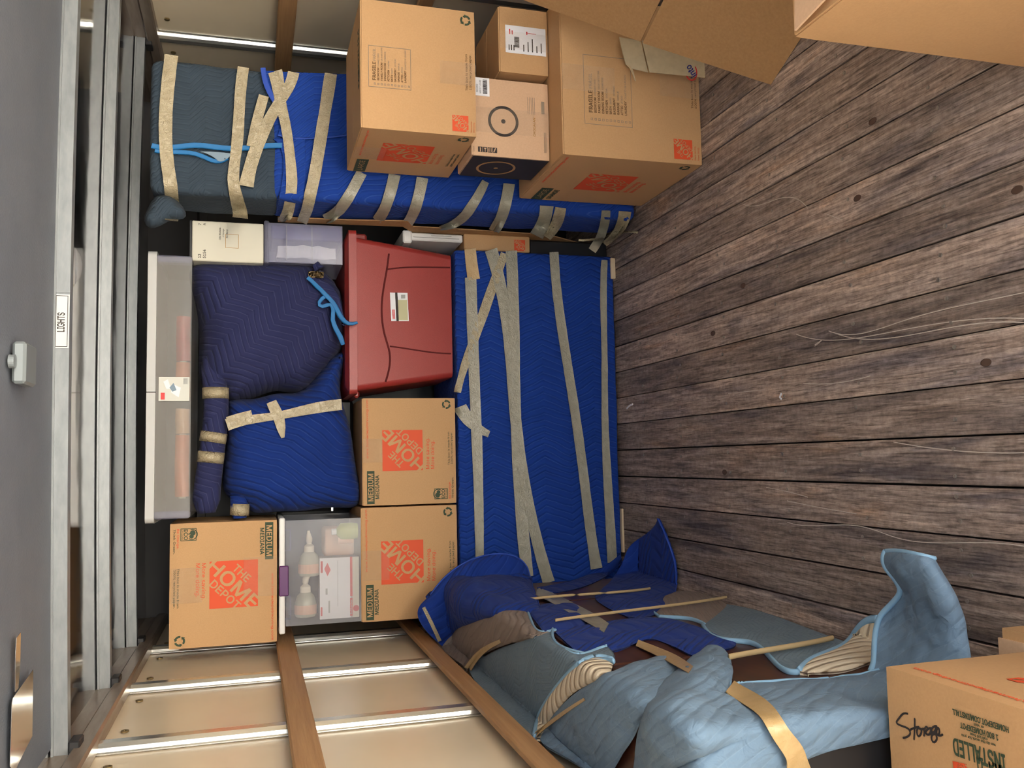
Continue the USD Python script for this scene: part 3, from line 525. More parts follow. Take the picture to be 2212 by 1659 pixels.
# --- the wide low bundle: a dresser in a royal blue quilt
ds = Thing('wrapped_dresser', 'low wide dresser wrapped in a royal blue quilted blanket with long upright tape strips', 'wrapped furniture', (.156, 3.48, 0))
ds.part('blanket', soft_box((-.50, 3.25, .002), (.812, 3.72, .664), .016, .012, .012, 12, 5, (1, 1, .45)), 'royal_quilt', smooth=True)
ds.part('plinth', boxm((.715, 3.246, 0), (.80, 3.60, .020), .002), 'pale_wood', label='pale wooden foot of the dresser')
ds.part('plinth', boxm((-.37, 3.246, 0), (-.20, 3.60, .008), .001), 'pale_wood')
DS = on(DRESS)
for i, (pth, w, mm) in enumerate([([(1015, 538), (1018, 570), (1023, 604)], [24, 25, 27], 'brown_tape'), ([(1016, 600), (1020, 700), (1025, 840), (1030, 960), (1034, 1100), (1036, 1230)], [24, 24, 23, 23, 20, 17], 'grey_tape'),
        ([(1060, 540), (1085, 640), (1103, 780), (1116, 930), (1140, 1080), (1160, 1170), (1185, 1258)], [27, 24, 23, 24, 22, 24, 26], 'grey_tape'), ([(1104, 542), (1109, 700), (1113, 880), (1121, 1050), (1132, 1180), (1140, 1245)], [24, 25, 23, 24, 26, 24], 'grey_tape'),
        ([(1090, 548), (1060, 630), (1025, 730), (1000, 800), (989, 848)], [18, 21, 19, 17, 12], 'tan_tape'), ([(994, 878), (1005, 900), (1026, 922), (1056, 938)], [26, 30, 22, 14], 'grey_tape'),
        ([(1196, 545), (1206, 660), (1232, 830), (1258, 1010), (1280, 1180), (1288, 1228)], [20, 20, 20, 20, 22, 24], 'grey_tape'), ([(1305, 562), (1303, 620), (1305, 760), (1306, 900), (1313, 1060), (1322, 1215)], [13, 14, 13, 14, 19, 21], 'grey_tape')]):
    ds.part('tape_strip', ribbon(pth, w, DS, seed=i + 40, wr=.003, lift=.0025, wob=.7)[0], mm, smooth=True)

# --- cartons
med = 'medium cartons with the orange store logo'
c = Carton('moving_carton', 'brown medium moving carton upright on the dresser next to the red tote', 'cardboard box', -.156, .238, 3.25, 3.66, .667, 1.013, group=None); c.medium_print(); c.tape('front', .40, .795, .62, 1.0, seed=1)
c = Carton('moving_carton', 'brown medium moving carton upright on the dresser below the clear bin of soap bottles', 'cardboard box', -.568, -.160, 3.25, 3.66, .667, 1.020); c.medium_print(); c.tape('front', .36, .72, .62, 1.0, seed=2)
c = Carton('moving_carton', 'upside-down medium moving carton on top of the clear bin near the roof', 'cardboard box', -.612, -.190, 3.25, 3.62, 1.313, 1.668, flaps=False); c.medium_print('front_inverted'); c.tape('front_inverted', .30, .68, .62, 1.0, seed=3); c.tape('front', .36, .70, .64, .98, seed=7)

def big_carton(label, x0, x1, y0, y1, z0, z1, rz=0):
    c = Carton('large_carton', label, 'cardboard box', x0, x1, y0, y1, z0, z1, rz=rz); W, H = c.fs['front']; D = c.fs['left'][0]
    return c, W, H, D
c, W, H, D = big_carton('large moving carton stamped FRAGILE on top of the stack', .985, 1.385, 2.555, 2.96, .742, 1.092)
a, b = checklist(W * .32, H * .575, W * .32, H * .365); c.ink('front', 'room_list', a, 'brown_ink'); c.ink('front', 'list_frame', b, 'grey_ink')
c.ink('front', 'store_logo', store_logo(W * .035, H * .075, .125 * W), 'orange_ink'); c.ink('front', 'slogan', unary_union([text('More saving.', W * .035, H * .045, H * .012), text('More doing.', W * .035, H * .02, H * .012)]), 'faint_orange_ink')
c.ink('front', 'recycling_mark', recycle(W * .92, H * .085, .034 * W), 'green_ink'); c.ink('front', 'printed_lettering', unary_union([text('This box is made from', W * .36, H * .075, H * .02, W * .29), text('100% recycled paper.', W * .37, H * .04, H * .02, W * .28)]), 'brown_ink'); c.tape('front', .40, .0, .58, .32, seed=4)
c.ink('left', 'store_logo', store_logo(D * .33, H * .31, .40 * D), 'orange_ink'); c.ink('left', 'web_address', text('www.homedepotmoving.com', D * .42, H * .93, H * .02, D * .54), 'orange_ink'); c.ink('left', 'recycling_mark', recycle(D * .93, H * .10, .035 * D), 'green_ink')
c.ink('left', 'size_panel', rect(D * .03, H * .84, D * .33, H * .95).difference(text('LARGE', D * .06, H * .87, H * .05, D * .24, True)), 'green_ink'); c.ink('left', 'slogan', unary_union([text('More saving.', D * .34, H * .25, H * .035), text('More doing.', D * .34, H * .19, H * .035)]), 'faint_orange_ink'); c.tape('left', .36, .72, .62, 1, seed=9)
c.ink('left', 'printed_lettering', unary_union([text('This box is made from', D * .3, H * .09, H * .02, D * .3), text('100% recycled paper.', D * .31, H * .05, H * .02, D * .3)]), 'green_ink')
c.ink('top', 'printed_lettering', text('MEDIUM', W * .35, D * .08, D * .06, W * .45, True), 'green_ink')
c, W, H, D = big_carton('largest moving carton stamped FRAGILE, standing on the floor under the stack', .936, 1.46, 2.51, 2.985, .0, .477)
a, b = checklist(W * .20, H * .51, W * .43, H * .34); c.ink('front', 'room_list', a, 'brown_ink'); c.ink('front', 'list_frame', b, 'grey_ink')
c.ink('front', 'store_logo', store_logo(W * .030, H * .075, .125 * W), 'orange_ink'); c.ink('front', 'slogan', unary_union([text('More saving.', W * .03, H * .05, H * .012), text('More doing.', W * .03, H * .025, H * .012)]), 'faint_orange_ink')
c.ink('front', 'printed_lettering', unary_union([text('This box is made from', W * .36, H * .055, H * .014, W * .24), text('100% recycled paper.', W * .36, H * .03, H * .014, W * .24)]), 'brown_ink'); c.tape('front', .40, .63, .56, 1., seed=5); c.tape('front', .42, .0, .56, .30, seed=6)
c.ink('left', 'store_logo', store_logo(D * .32, H * .33, .36 * D), 'orange_ink'); c.ink('left', 'web_address', text('www.homedepotmoving.com', D * .42, H * .95, H * .02, D * .54), 'orange_ink'); c.ink('left', 'recycling_mark', recycle(D * .93, H * .10, .03 * D), 'green_ink')
c.ink('left', 'size_panel', rect(D * .02, H * .83, D * .30, H * .92).difference(text('LARGE', D * .05, H * .855, H * .04, D * .22, True)), 'green_ink'); c.ink('left', 'printed_lettering', text('GRANDE', D * .05, H * .775, H * .035, D * .22, True), 'green_ink'); c.ink('left', 'slogan', unary_union([text('More saving.', D * .33, H * .27, H * .03), text('More doing.', D * .33, H * .22, H * .03)]), 'orange_ink')
# wine carton with the ring
c = Carton('ring_carton', 'pale carton printed with a black ring, black on its side, between two large cartons', 'cardboard box', .955, 1.212, 2.630, 2.832, .481, .738, m='kraft_pale'); W, H = c.fs['front']; D = c.fs['left'][0]
ring = lambda x, y, r, t: Point(x, y).buffer(r + t / 2).difference(Point(x, y).buffer(r - t / 2))
c.ink('front', 'ring_mark', unary_union([ring(W * .46, H * .60, W * .178, .009), Point(W * .46, H * .60).buffer(W * .028)]), 'black_ink')
c.ink('front', 'brand_lettering', text('CHOCALAN', W * .30, H * .185, H * .028, W * .24, True), 'gold_ink')
ic = [rect(W * (.05 + .0), H * (.93 - .062 * k), W * .115, H * (.875 - .062 * k)) for k in range(4)]
ig = unary_union([rect(W * .055, H * .795 + 0, W * .10, H * .80), LineString([(W * .06, H * .90), (W * .10, H * .90)]).buffer(.0018), Polygon([(W * .095, H * .915), (W * .11, H * .90), (W * .095, H * .885)]), Polygon([(W * .105, H * .86), (W * .105, H * .82), (W * .08, H * .84)]), LineString([(W * .06, H * .84), (W * .085, H * .84)]).buffer(.0012), LineString([(W * .06, H * .79), (W * .105, H * .79)]).buffer(.0012), LineString([(W * .06, H * .765), (W * .105, H * .765)]).buffer(.0012), LineString([(W * .06, H * .73), (W * .105, H * .71)]).buffer(.0018)])
c.ink('front', 'handling_symbols', unary_union(ic).difference(ig), 'black_ink')
c.ink('front', 'small_print', unary_union([rect(W * .58, H * (.28 - .022 * k), W * .80, H * (.275 - .022 * k)) for k in range(5)] + [rect(W * .10, H * (.075 - .012 * k), W * .36, H * (.070 - .012 * k)) for k in range(3)] + [rect(W * .6, H * .1, W * .76, H * .06)] + [text('DANGER', W * .05, H * .975, H * .012)]), 'grey_ink')
lb = c.ink('front', 'shipping_label', rect(W * .76, H * .77, W * .992, H * .985 + .004), 'white_paper', label='white barcode label'); 
c.ink('front', 'barcode', unary_union([barcode(W * .79, H * .80, W * .18, H * .055, 3), text('AUX 13 T L 01 PRZ', W * .79, H * .88, H * .018, W * .17), text('000000', W * .80, H * .92, H * .02), text('VALPARAISO', W * .78, H * .955, H * .018, W * .19)]), 'black_ink', off=.0012); c.tape('front', .30, .0, .62, 1., seed=8)
c.part('dark_side', lay(rect(.003, .003, D - .003, H - .003), c.F['left'], off=.0002), 'black_carton', world=False, label='black printed side')
c.ink('left', 'ring_mark', unary_union([ring(D * .50, H * .60, D * .30, .008), Point(D * .5, H * .6).buffer(D * .035)]), 'kraft_dull', off=.0010)
# small carton with the shipping label
c = Carton('small_carton', 'small brown carton with a large white shipping label', 'cardboard box', 1.232, 1.452, 2.62, 2.92, .481, .645); W, H = c.fs['front']
lb = c.ink('front', 'shipping_label', rect(W * .30, H * .05, W * .70 + .004, H * .88), 'white_paper', label='white shipping label')
c.ink('front', 'barcode', unary_union([barcode(W * .39, H * .60, W * .16, H * .10, 5)] + [rect(W * (.34), H * (.52 - .09 * k), W * (.44 + .05 * (k % 3)), H * (.50 - .09 * k)) for k in range(5)] + [rect(W * .34, H * (.82 - .05 * k), W * .42, H * (.80 - .05 * k)) for k in range(3)]), 'black_ink', off=.0012)
for pl in (unary_union([rect(W * .60, H * .45, W * .645, H * .43), rect(W * .62, H * .43, W * .625, H * .25)]), unary_union([rect(W * .58, H * .80, W * .66, H * .78), rect(W * .58, H * .75, W * .64, H * .73)])): c.ink('front', 'red_stamp', pl, 'red_ink', off=.0012)
c.tape('front', .36, .0, .62, 1., seed=11)

# --- flattened brown carton leaning across the right side
f1, f2, f3 = PZ(1665, 183, 0.002), PZ(1735, 75, 0.002), PY(1130, 0, 2.485); nrm = np.cross(f2 - f1, f3 - f1)
inpl = lambda x, y: (lambda d: CAM + d * ((f1 - CAM) @ nrm / (d @ nrm)))(ray(x, y))
fc = Thing('flattened_carton', 'big plain brown flattened carton leaning over the stack, slit between its flaps', 'cardboard sheet', tuple(f1 * [1, 1, 0]))
fc.part('wide_flap', sheet_poly([inpl(*p) for p in ((1388, 93), (1440, -14), (1500, -120), (1760, -80), (1735, 75), (1665, 183))], .005), 'kraft_dull')
fc.part('narrow_flap', sheet_poly([inpl(*p) for p in ((1383, 90), (1432, -12), (1470, -90), (1250, -90), (1100, -12), (1130, 0))], .005), 'kraft_dull')
# --- cream carton behind it, torn at a corner
tc = Thing('torn_carton', 'cream flattened carton with a torn corner and a small oval logo, behind the brown sheet', 'cardboard sheet', (PY(1560, 172, 2.47) * [1, 1, 0] + [0, 0, PY(1600, 172, 2.47)[2]]))
P3 = lambda x, y: PY(x, y, 2.475)
tc.part('main_panel', sheet_poly([P3(*p) for p in ((1387, 88), (1403, 156), (1480, 163), (1567, 172), (1600, 150), (1500, 60))], .004), 'kraft_cream')
tc.part('bent_corner', sheet_poly([P3(1338, 80), P3(1345, 112), P3(1352, 138), P3(1362, 147), P3(1400, 156), P3(1384, 88)], .004), 'kraft_cream')
tc.part('torn_strip', tube([P3(1360, 145) - [0, .004, 0], P3(1364, 160) - [0, .01, 0], P3(1369, 179) - [0, .012, 0]], [.006, .005, .002], 5, .5), 'kraft_cream')
o = P3(1505, 162); tc.part('oval_logo', lay(text('into', 0, 0, .022, .040, True, 35), (o - [0, .0005, 0], (1, 0, 0), (0, 0, 1))), 'blue_ink', label='small blue lettering')
tc.part('logo_swoosh', lay(LineString([(-.004 + .028 * math.cos(a), .012 + .020 * math.sin(a)) for a in np.linspace(2.2, 5.4, 14)]).buffer(.0018), (o + [.012, -.0005, .008], (1, 0, 0), (0, 0, 1))), 'red_ink')

# --- near carton at the right edge of the picture
c = Carton('near_carton', 'plain brown carton standing by the right wall nearest the camera', 'cardboard box', .693, 1.22, .72, 1.236, .0, .530, m='kraft'); D, H = c.fs['left'][0], c.h
hexa = Polygon([(D * .62 + .05 * math.cos(a), H * .62 + .03 * math.sin(a)) for a in np.linspace(0, 2 * math.pi, 7)[:-1]]); c.ink('left', 'printed_mark', unary_union([hexa.difference(hexa.buffer(-.002)), text('UP', D * .58, H * .61, .02)]), 'brown_ink')
c.ink('left', 'store_logo', store_logo(D * .04, H * .02, D * .07), 'orange_ink')
c.part('lifted_flap', sheet_poly([PZ(x, y, .548) for x, y in ((1716, 66), (1790, -12), (1795, -60), (1716, -60))], .004), 'kraft_pale')

# --- carton with the handwriting
c = Carton('storage_carton', 'brown carton marked Storage by hand, at the left nearest the opening', 'cardboard box', -.655, -.356, .86, 1.284, 0, .384, m='kraft', flaps=False)
def ontop(strokes, r): return unary_union([LineString([tuple((PZ(1900 + x / 5.74, 1370 + y / 5.74, .384) - [-.655, .86, 0])[:2]) for x, y in s]).buffer(r) for s in strokes])
def bez(s, n=26): s = np.array(s, float); t = np.r_[0, np.cumsum(np.linalg.norm(np.diff(s, axis=0), axis=1))]; return CubicSpline(t, s)(np.linspace(0, t[-1], n))
strokes = [bez([(350, 985), (290, 990), (240, 1050), (215, 1088), (290, 1140), (375, 1190), (385, 1230), (340, 1275), (300, 1285)]), bez([(440, 1050), (440, 1150), (432, 1300)]), bez([(380, 1190), (440, 1160), (490, 1150)]),
           bez([(490, 1160), (468, 1210), (490, 1265), (520, 1230), (505, 1170), (490, 1165), (540, 1180), (560, 1175)]), bez([(545, 1170), (560, 1210), (555, 1255)]), bez([(560, 1185), (590, 1150), (600, 1165)]), bez([(640, 1165), (600, 1180), (580, 1230), (610, 1245), (640, 1200), (645, 1180), (650, 1240)]),
           bez([(710, 1140), (660, 1160), (640, 1210), (680, 1215), (705, 1150), (700, 1230), (715, 1300), (680, 1340), (650, 1300), (700, 1240)]), bez([(700, 1240), (745, 1190), (730, 1160), (712, 1200), (730, 1250), (785, 1245)])]
c.part('handwriting', lay(ontop(strokes, .0016), c.F['top'], off=.0006), 'black_ink', world=False, label='handwritten word Storage')
# printed words on the top, read from the far side
o = PZ(1900 + 1600 / 5.74, 1370 + 1175 / 5.74, .384); e = PZ(1900 + 900 / 5.74, 1370 + 925 / 5.74, .384); ux = (e - o) * [1, 1, 0]; L0 = np.linalg.norm(ux); ux /= L0; uy = np.cross([0, 0, 1], ux)
def tp(s, px, py, h, px2, py2, bold=True):
    a, b = PZ(1900 + px / 5.74, 1370 + py / 5.74, .3845), PZ(1900 + px2 / 5.74, 1370 + py2 / 5.74, .3845); u = b - a; L = np.linalg.norm(u); u /= L
    return lay(text(s, 0, 0, h, L, bold), (a, u, np.cross([0, 0, 1], u)))
for ms in (tp('HOMEDEPOT.COM/INSTALL', 1600, 1150, .008, 905, 925), tp('1 800 HOMEDEPOT', 1470, 1250, .008, 1000, 1092), tp('or visit', 1290, 1140, .004, 1170, 1098, False), tp('call toll free', 1340, 1290, .004, 1125, 1218, False), tp('we do the work for you', 1440, 1360, .004, 1020, 1235, False),
                             tp('INSTALLED', 1555, 1500, .024, 905, 1285), tp('IT', 1280, 1545, .024, 1180, 1515), tp('GET', 1540, 1640, .024, 1330, 1575)): c.part('printed_lettering', ms, 'green_ink')
a = PZ(1900 + 1085 / 5.74, 1370 + 1660 / 5.74, .3845); b = PZ(1900 + 915 / 5.74, 1370 + 1620 / 5.74, .3845); u = (b - a); L = np.linalg.norm(u); u /= L; v = np.cross([0, 0, 1], u); c.part('store_logo', lay(affinity.translate(store_logo(0, 0, L), 0, -.2 * L), (a, u, v)), 'orange_ink')
D = c.fs['right'][0]; c.ink('right', 'web_address', text('www.homedepotmoving.com', D * .30, c.h * .91, c.h * .022, D * .62), 'orange_ink'); c.ink('right', 'store_logo', store_logo(D * .30, c.h * .32, D * .36), 'orange_ink')
pb = Thing('low_carton', 'edge of a low brown carton behind the Storage carton', 'cardboard box', (-.30, 1.10, 0))
q0, q1 = PZ(2168, 1382, .055), PZ(2212, 1376, .01); pb.part('carton_body', boxm((-.335, q0[1] - .35, 0), (q0[0], q0[1], .06), .003), 'kraft'); pb.part('flap', boxm((q0[0] - .05, q0[1] - .34, .06), (q0[0] + .004, q0[1] + .004, .064)), 'kraft_pale')

# --- red tote
zt, zb = 1.068, .667
rt = Thing('storage_tote', 'dark red plastic storage tote with its lid, on the dresser', 'storage bin', (.555, 3.45, zb))
Lb, Rb, Lt, Rt = .318, .795, .262, .838
body = frustum((Lb, 3.285), (Rb, 3.66), zb, (Lt, 3.245), (Rt, 3.70), zt - .03, .025)
rt.part('tote_body', body, 'red_plastic', smooth=40)
rt.part('tote_lid', join(frustum((Lt - .012, 3.225), (Rt + .02, 3.715), zt - .034, (Lt - .012, 3.225), (Rt + .02, 3.715), zt - .006, .02), frustum((Lt - .005, 3.232), (Rt + .012, 3.71), zt - .006, (Lt + .02, 3.26), (Rt - .01, 3.69), zt + .006, .02)), 'red_plastic', smooth=40)
def tf(x, y):
    d = ray(x, y); n0 = np.array([0, -(zt - .03 - zb), -.04]); n0 /= np.linalg.norm(n0); p0 = np.array([0, 3.285, zb]); return (p0 - CAM) @ n0 / (d @ n0), n0, d
for pth, w in (([(840, 548), (836, 580), (826, 640), (825, 690), (834, 735), (842, 760), (842, 790), (833, 825)], 4), ([(836, 582), (870, 578), (920, 577), (972, 578)], 3), ([(842, 748), (890, 755), (930, 761), (974, 764)], 3)):
    rt.part('moulded_line', ribbon(pth, w, tf, lift=.0012, th=.002, na=3)[0], 'dark_red', smooth=True)
lowside = [(Lb + .02, 3.30), (Lb + .02, 3.64)]
rt.part('clip_handle', boxm((Lt - .020, 3.30, zt - .050), (Lt + .006, 3.62, zt - .030), .006), 'red_plastic'); rt.part('clip_handle', boxm((Rt - .01, 3.32, zt - .085), (Rt + .03, 3.62, zt - .03), .008), 'red_plastic')
def tlay(x, y, off): t, n, d = tf(x, y); return CAM + d * t + n * off
lab = solidify(np.array([[tlay(842, 632, .002), tlay(880, 633, .002)], [tlay(845, 694, .002), tlay(883, 694, .002)]]), .001); st = rt.part('label_sticker', lab, 'white_paper', label='white and olive product sticker')
q = lambda pts, off=.003: solidify(np.array([[tlay(*pts[0], off), tlay(*pts[1], off)], [tlay(*pts[3], off), tlay(*pts[2], off)]]), .0006)
rt.part('olive_field', q([(859, 648), (879, 648), (881, 692), (861, 692)]), 'olive_label', under=st); rt.part('dark_band', q([(853, 632), (858, 632), (861, 694), (856, 694)]), 'black_ink', under=st); rt.part('red_badge', q([(847, 669), (852, 669), (853, 689), (848, 689)]), 'red_ink', under=st); rt.part('grey_code', q([(866, 637), (875, 637), (875, 645), (866, 645)]), 'sticker_grey', under=st)
a, b = tlay(851.5, 688, .0036), tlay(850.5, 670, .0036); u = (b - a) / np.linalg.norm(b - a); rt.part('badge_lettering', lay(text('Rubbermaid', 0, 0, .004, np.linalg.norm(b - a)), (a, u, np.cross(np.cross(u, [0, 0, 1]), u) * 1.0)), 'white_paper', under=st)

# --- bundles above the tote and cartons
nv = Thing('wrapped_chair', 'navy quilted bundle above the red tote, its rolled arm bound by three tapes', 'wrapped furniture', (.42, 3.34, 1.08))
nv.part('bundle_cover', inflate([(418, 640), (414, 580), (470, 570), (560, 568), (640, 574), (690, 585), (722, 612), (738, 640), (741, 700), (742, 745), (725, 775), (690, 815), (640, 850), (600, 845), (560, 855), (520, 868), (490, 868), (480, 850), (455, 855), (440, 840), (430, 760)], 3.40, .17, .09, wr=.05, freq=5, ani=(1.1, .8, .35), seed=9, k=.12), 'navy_quilt', smooth=True)
nv.part('rolled_arm', tube([PY(452, 760, 3.34), PY(458, 800, 3.30)] + [PY(x, y, 3.27) for x, y in ((466, 850), (466, 900), (460, 960), (452, 1020), (446, 1080), (446, 1108))], [.02, .038, .042, .042, .042, .044, .046, .030], 16, 1, n=40), 'navy_quilt', smooth=True)
for a, b in (((466, 838), (466, 862)), ((463, 934), (459, 956)), ((457, 976), (454, 1000))):
    nv.part('tape_band', tube([PY(*a, 3.27), PY((a[0] + b[0]) / 2, (a[1] + b[1]) / 2, 3.27), PY(*b, 3.27)], .0455, 18, 1), 'tan_tape', smooth=True)
nv.part('cover_tip', tube([PY(x, y, 3.24) for x, y in ((690, 582), (684, 573), (688, 566))], [.022, .016, .004], 10), 'navy_quilt', smooth=True)
nv.part('tape_knot', soft_box(PY(702, 603, 3.235) - [.004, .0, .002], PY(664, 580, 3.205) + [.002, .03, .002], .012, .01, .006, 3, 40), 'brown_tape', smooth=True)
m, P = cloth([[(664, 598), (690, 604), (715, 618), (735, 650), (741, 690)], [(668, 606), (688, 622), (705, 640), (728, 665), (742, 705)]], onp(3.215), nu=12, nv=30, puff=.006); nv.part('loose_edge', m, 'navy_quilt', smooth=True)
for path in ([(664, 600), (684, 618), (706, 640), (722, 658), (732, 678), (748, 698), (772, 697)], [(703, 640), (690, 650), (686, 660), (700, 664), (713, 655), (718, 660), (718, 690), (728, 715), (738, 735), (741, 745)]):
    nv.part('binding_ribbon', ribbon(path, [8, 9, 9, 9, 10, 9, 5] if len(path) == 7 else [8, 9, 9, 9, 9, 9, 9, 10, 11, 8], onp(3.205), th=.004, lift=.0, wr=.012, smooth=1)[0], 'azure_binding', smooth=True, label='loose bright blue edging')
bl = Thing('blue_bundle', 'royal blue quilted bundle on the carton, tied with a cross of tape', 'wrapped furniture', (.07, 3.38, 1.02))
bl.part('bundle_cover', inflate([(488, 890), (492, 868), (540, 862), (600, 850), (640, 848), (680, 815), (720, 770), (738, 760), (737, 820), (740, 872), (752, 910), (762, 960), (771, 1020), (778, 1068), (774, 1088), (720, 1096), (660, 1103), (590, 1106), (540, 1103), (520, 1085), (492, 1072), (481, 1040), (486, 980)], 3.37, .14, .09, wr=.04, freq=6, ani=(1., -.8, .3), seed=21, k=.10), 'deep_blue_quilt', smooth=True)
BL = lambda x, y: (lambda d: (3.222 / d[1], np.array([0, -1.0, 0]), d))(ray(x, y))
bl.part('tape_cross', ribbon([(490, 918), (530, 908), (600, 898), (640, 890), (690, 880), (738, 874)], [26, 20, 16, 20, 24, 24], BL, lift=.002, wr=.008, seed=5)[0], 'tan_tape', smooth=True)
bl.part('tape_cross', ribbon([(586, 868), (594, 885), (602, 900), (607, 925), (611, 946)], [22, 26, 24, 22, 7], BL, lift=.005, wr=.006, seed=6)[0], 'tan_tape', smooth=True)
bl.part('tape_cross', ribbon([(490, 908), (515, 900), (544, 893)], [14, 14, 14], BL, lift=.004, wr=.006, seed=7)[0], 'tan_tape', smooth=True)
bl.part('wrapped_leg', tube([PY(x, y, 3.30) for x, y in ((516, 1070), (517, 1100), (518, 1119))], [.03, .031, .024], 14, 1), 'deep_blue_quilt', smooth=True); bl.part('leg_tape', tube([PY(519, 1088, 3.30), PY(518, 1100, 3.30), PY(517, 1113, 3.30)], .033, 16), 'tan_tape', smooth=True)

# --- clear bins
def open_bin(lo, hi, t=.003):
    lo, hi = np.array(lo), np.array(hi); o = np.array([.0, .0, 0])
    return join(boxm(lo, (hi[0], hi[1], lo[2] + t)), boxm(lo, (lo[0] + t, hi[1], hi[2])), boxm((hi[0] - t, lo[1], lo[2]), hi), boxm(lo, (hi[0], lo[1] + t, hi[2])), boxm((lo[0], hi[1] - t, lo[2]), hi))
lo, hi = PY(413, 1108, 3.2), PY(330, 556, 3.2)
tt = Thing('long_tote', 'long shallow clear tote with a white lid, just under the roof bows', 'storage bin', (.28, 3.42, 1.60))
tt.part('tote_body', open_bin((-.168, 3.20, 1.600), (.722, 3.60, 1.718), .004), 'clear_smoke')
tt.part('tote_lid', join(frustum((-.185, 3.185), (.738, 3.615), 1.712, (-.185, 3.185), (.738, 3.615), 1.740, .02), ), 'lid_white', smooth=40)
tt.part('corner_foot', boxm((.700, 3.196, 1.60), (.726, 3.24, 1.715), .006), 'clear_lilac'); tt.part('corner_foot', boxm((-.172, 3.196, 1.60), (-.146, 3.24, 1.715), .006), 'clear_lilac')
tt.part('lid_gap', boxm((.252, 3.184, 1.711), (.255, 3.19, 1.741)), 'black_ink')
a, b = PY(409, 866, 3.196), PY(343, 814, 3.196); st = tt.part('picture_sticker', boxm((a[0], 3.1955, a[2]), (b[0], 3.1985, b[2])), 'cream_sticker', label='pale product sticker with a small picture')
fr = ((a[0], 3.1955, a[2]), (1, 0, 0), (0, 0, 1)); w, h = b[0] - a[0], b[2] - a[2]
tt.part('picture', lay(unary_union([Polygon([(w * .15, h * .35), (w * .55, h * .28), (w * .7, h * .55), (w * .35, h * .6)]), Polygon([(w * .5, h * .6), (w * .9, h * .7), (w * .8, h * .85), (w * .5, h * .75)])]), fr), 'white_paper', under=st)
tt.part('blue_bag', lay(Polygon([(w * .45, h * .42), (w * .75, h * .52), (w * .55, h * .65), (w * .38, h * .55)]), fr, off=.0009), 'lining_grey', under=st); tt.part('red_badge', lay(rect(w * .06, h * .80, w * .34, h * .93), fr), 'red_ink', under=st); tt.part('code', lay(barcode(w * .7, h * .06, w * .25, h * .14, 2), fr), 'sticker_grey', under=st)
rs = np.random.RandomState(11)
for i, (x0, x1, mm, lbl, z1) in enumerate(((-.10, .11, 'orange_wrap', 'orange wrapping roll inside the left half of the long clear tote', .050), (.115, .20, 'peach_wrap', 'pale peach roll inside the middle of the long clear tote', .05), (.24, .36, 'orange_wrap', 'orange roll inside the long clear tote right of its sticker', .045), (.365, .52, 'red_wrap', 'red roll inside the right half of the long clear tote', .045))):
    rr = .024; rl = Thing('wrapping_roll', lbl, 'wrapping paper', ((x0 + x1) / 2, 3.245, 1.604))
    rl.part('paper_roll', tube([(x0, 3.245, 1.604 + rr), ((x0 + x1) / 2, 3.245, 1.606 + rr), (x1, 3.245, 1.604 + rr)], rr, 14), mm, smooth=50); rl.part('roll_end', tube([(x0 - .006, 3.245, 1.604 + rr), (x0, 3.245, 1.604 + rr)], rr * .5, 10), 'cream_paper')
wb = Thing('white_carton', 'white carton numbered 12 and 5154, high between the tall bundle and the long tote', 'cardboard box', (.79, 3.40, 1.362))
wb.part('carton_body', boxm((.722, 3.25, 1.362), (.866, 3.52, 1.604), .003), 'cream_paper')
fr = ((.722, 3.2496, 1.362), (1, 0, 0), (0, 0, 1)); wb.part('printed_lettering', lay(unary_union([text('12', .010, .212, .009, None, True), text('5154', .010, .196, .009, None, True), text('7', .128, .212, .009), text('A', .128, .196, .009), text('10lbs Moutarde', .078, .146, .006, .044), text('4 Vintage', .088, .135, .005), text('Red Blend', .086, .122, .006, .03)]), fr), 'black_ink'); wb.part('faint_print', lay(frame_of(.05, .085, .10, .13, .0012), fr), 'gold_ink')
wb.part('black_frame', boxm((.716, 3.26, 1.604), (.868, 3.50, 1.612)), 'black_plastic')
kb = Thing('clear_box', 'small clear plastic box of papers between the white carton and the red tote', 'storage bin', (.80, 3.40, 1.08))
kb.part('bin_body', open_bin((.728, 3.25, 1.082), (.872, 3.52, 1.345)), 'clear_lilac'); kb.part('bin_lid', boxm((.722, 3.244, 1.342), (.878, 3.526, 1.360), .004), 'clear_lilac')
for zz in (1.19, 1.28): kb.part('front_rib', boxm((.735, 3.244, zz), (.868, 3.2505, zz + .004)), 'clear_plastic')
pp = Thing('paper_wad', 'crumpled white papers inside the small clear box', 'paper', (.79, 3.30, 1.086)); pp.part('paper', soft_box((.735, 3.262, 1.086), (.812, 3.42, 1.33), .02, .03, .01, 5, 18), 'white_paper', smooth=False)
pp2 = Thing('navy_folder', 'dark blue folder behind the papers inside the small clear box', 'folder', (.84, 3.35, 1.086)); pp2.part('folder_cover', boxm((.815, 3.262, 1.086), (.868, 3.46, 1.335), .004), 'blue_ink')
sb = Thing('latch_bin', 'clear bin with purple latch holding soap bottles, between two medium cartons', 'storage bin', (-.39, 3.42, 1.024))
sb.part('bin_body', open_bin((-.560, 3.242, 1.024), (-.195, 3.60, 1.285)), 'clear_plastic'); sb.part('bin_lid', boxm((-.585, 3.235, 1.288), (-.185, 3.61, 1.308), .004), 'white_plastic')
a, b = PY(612, 1287, 3.24), PY(607, 1222, 3.24); sb.part('latch', boxm((a[0], 3.224, 1.276), (b[0], 3.236, 1.308), .003), 'purple_plastic', label='purple latch')
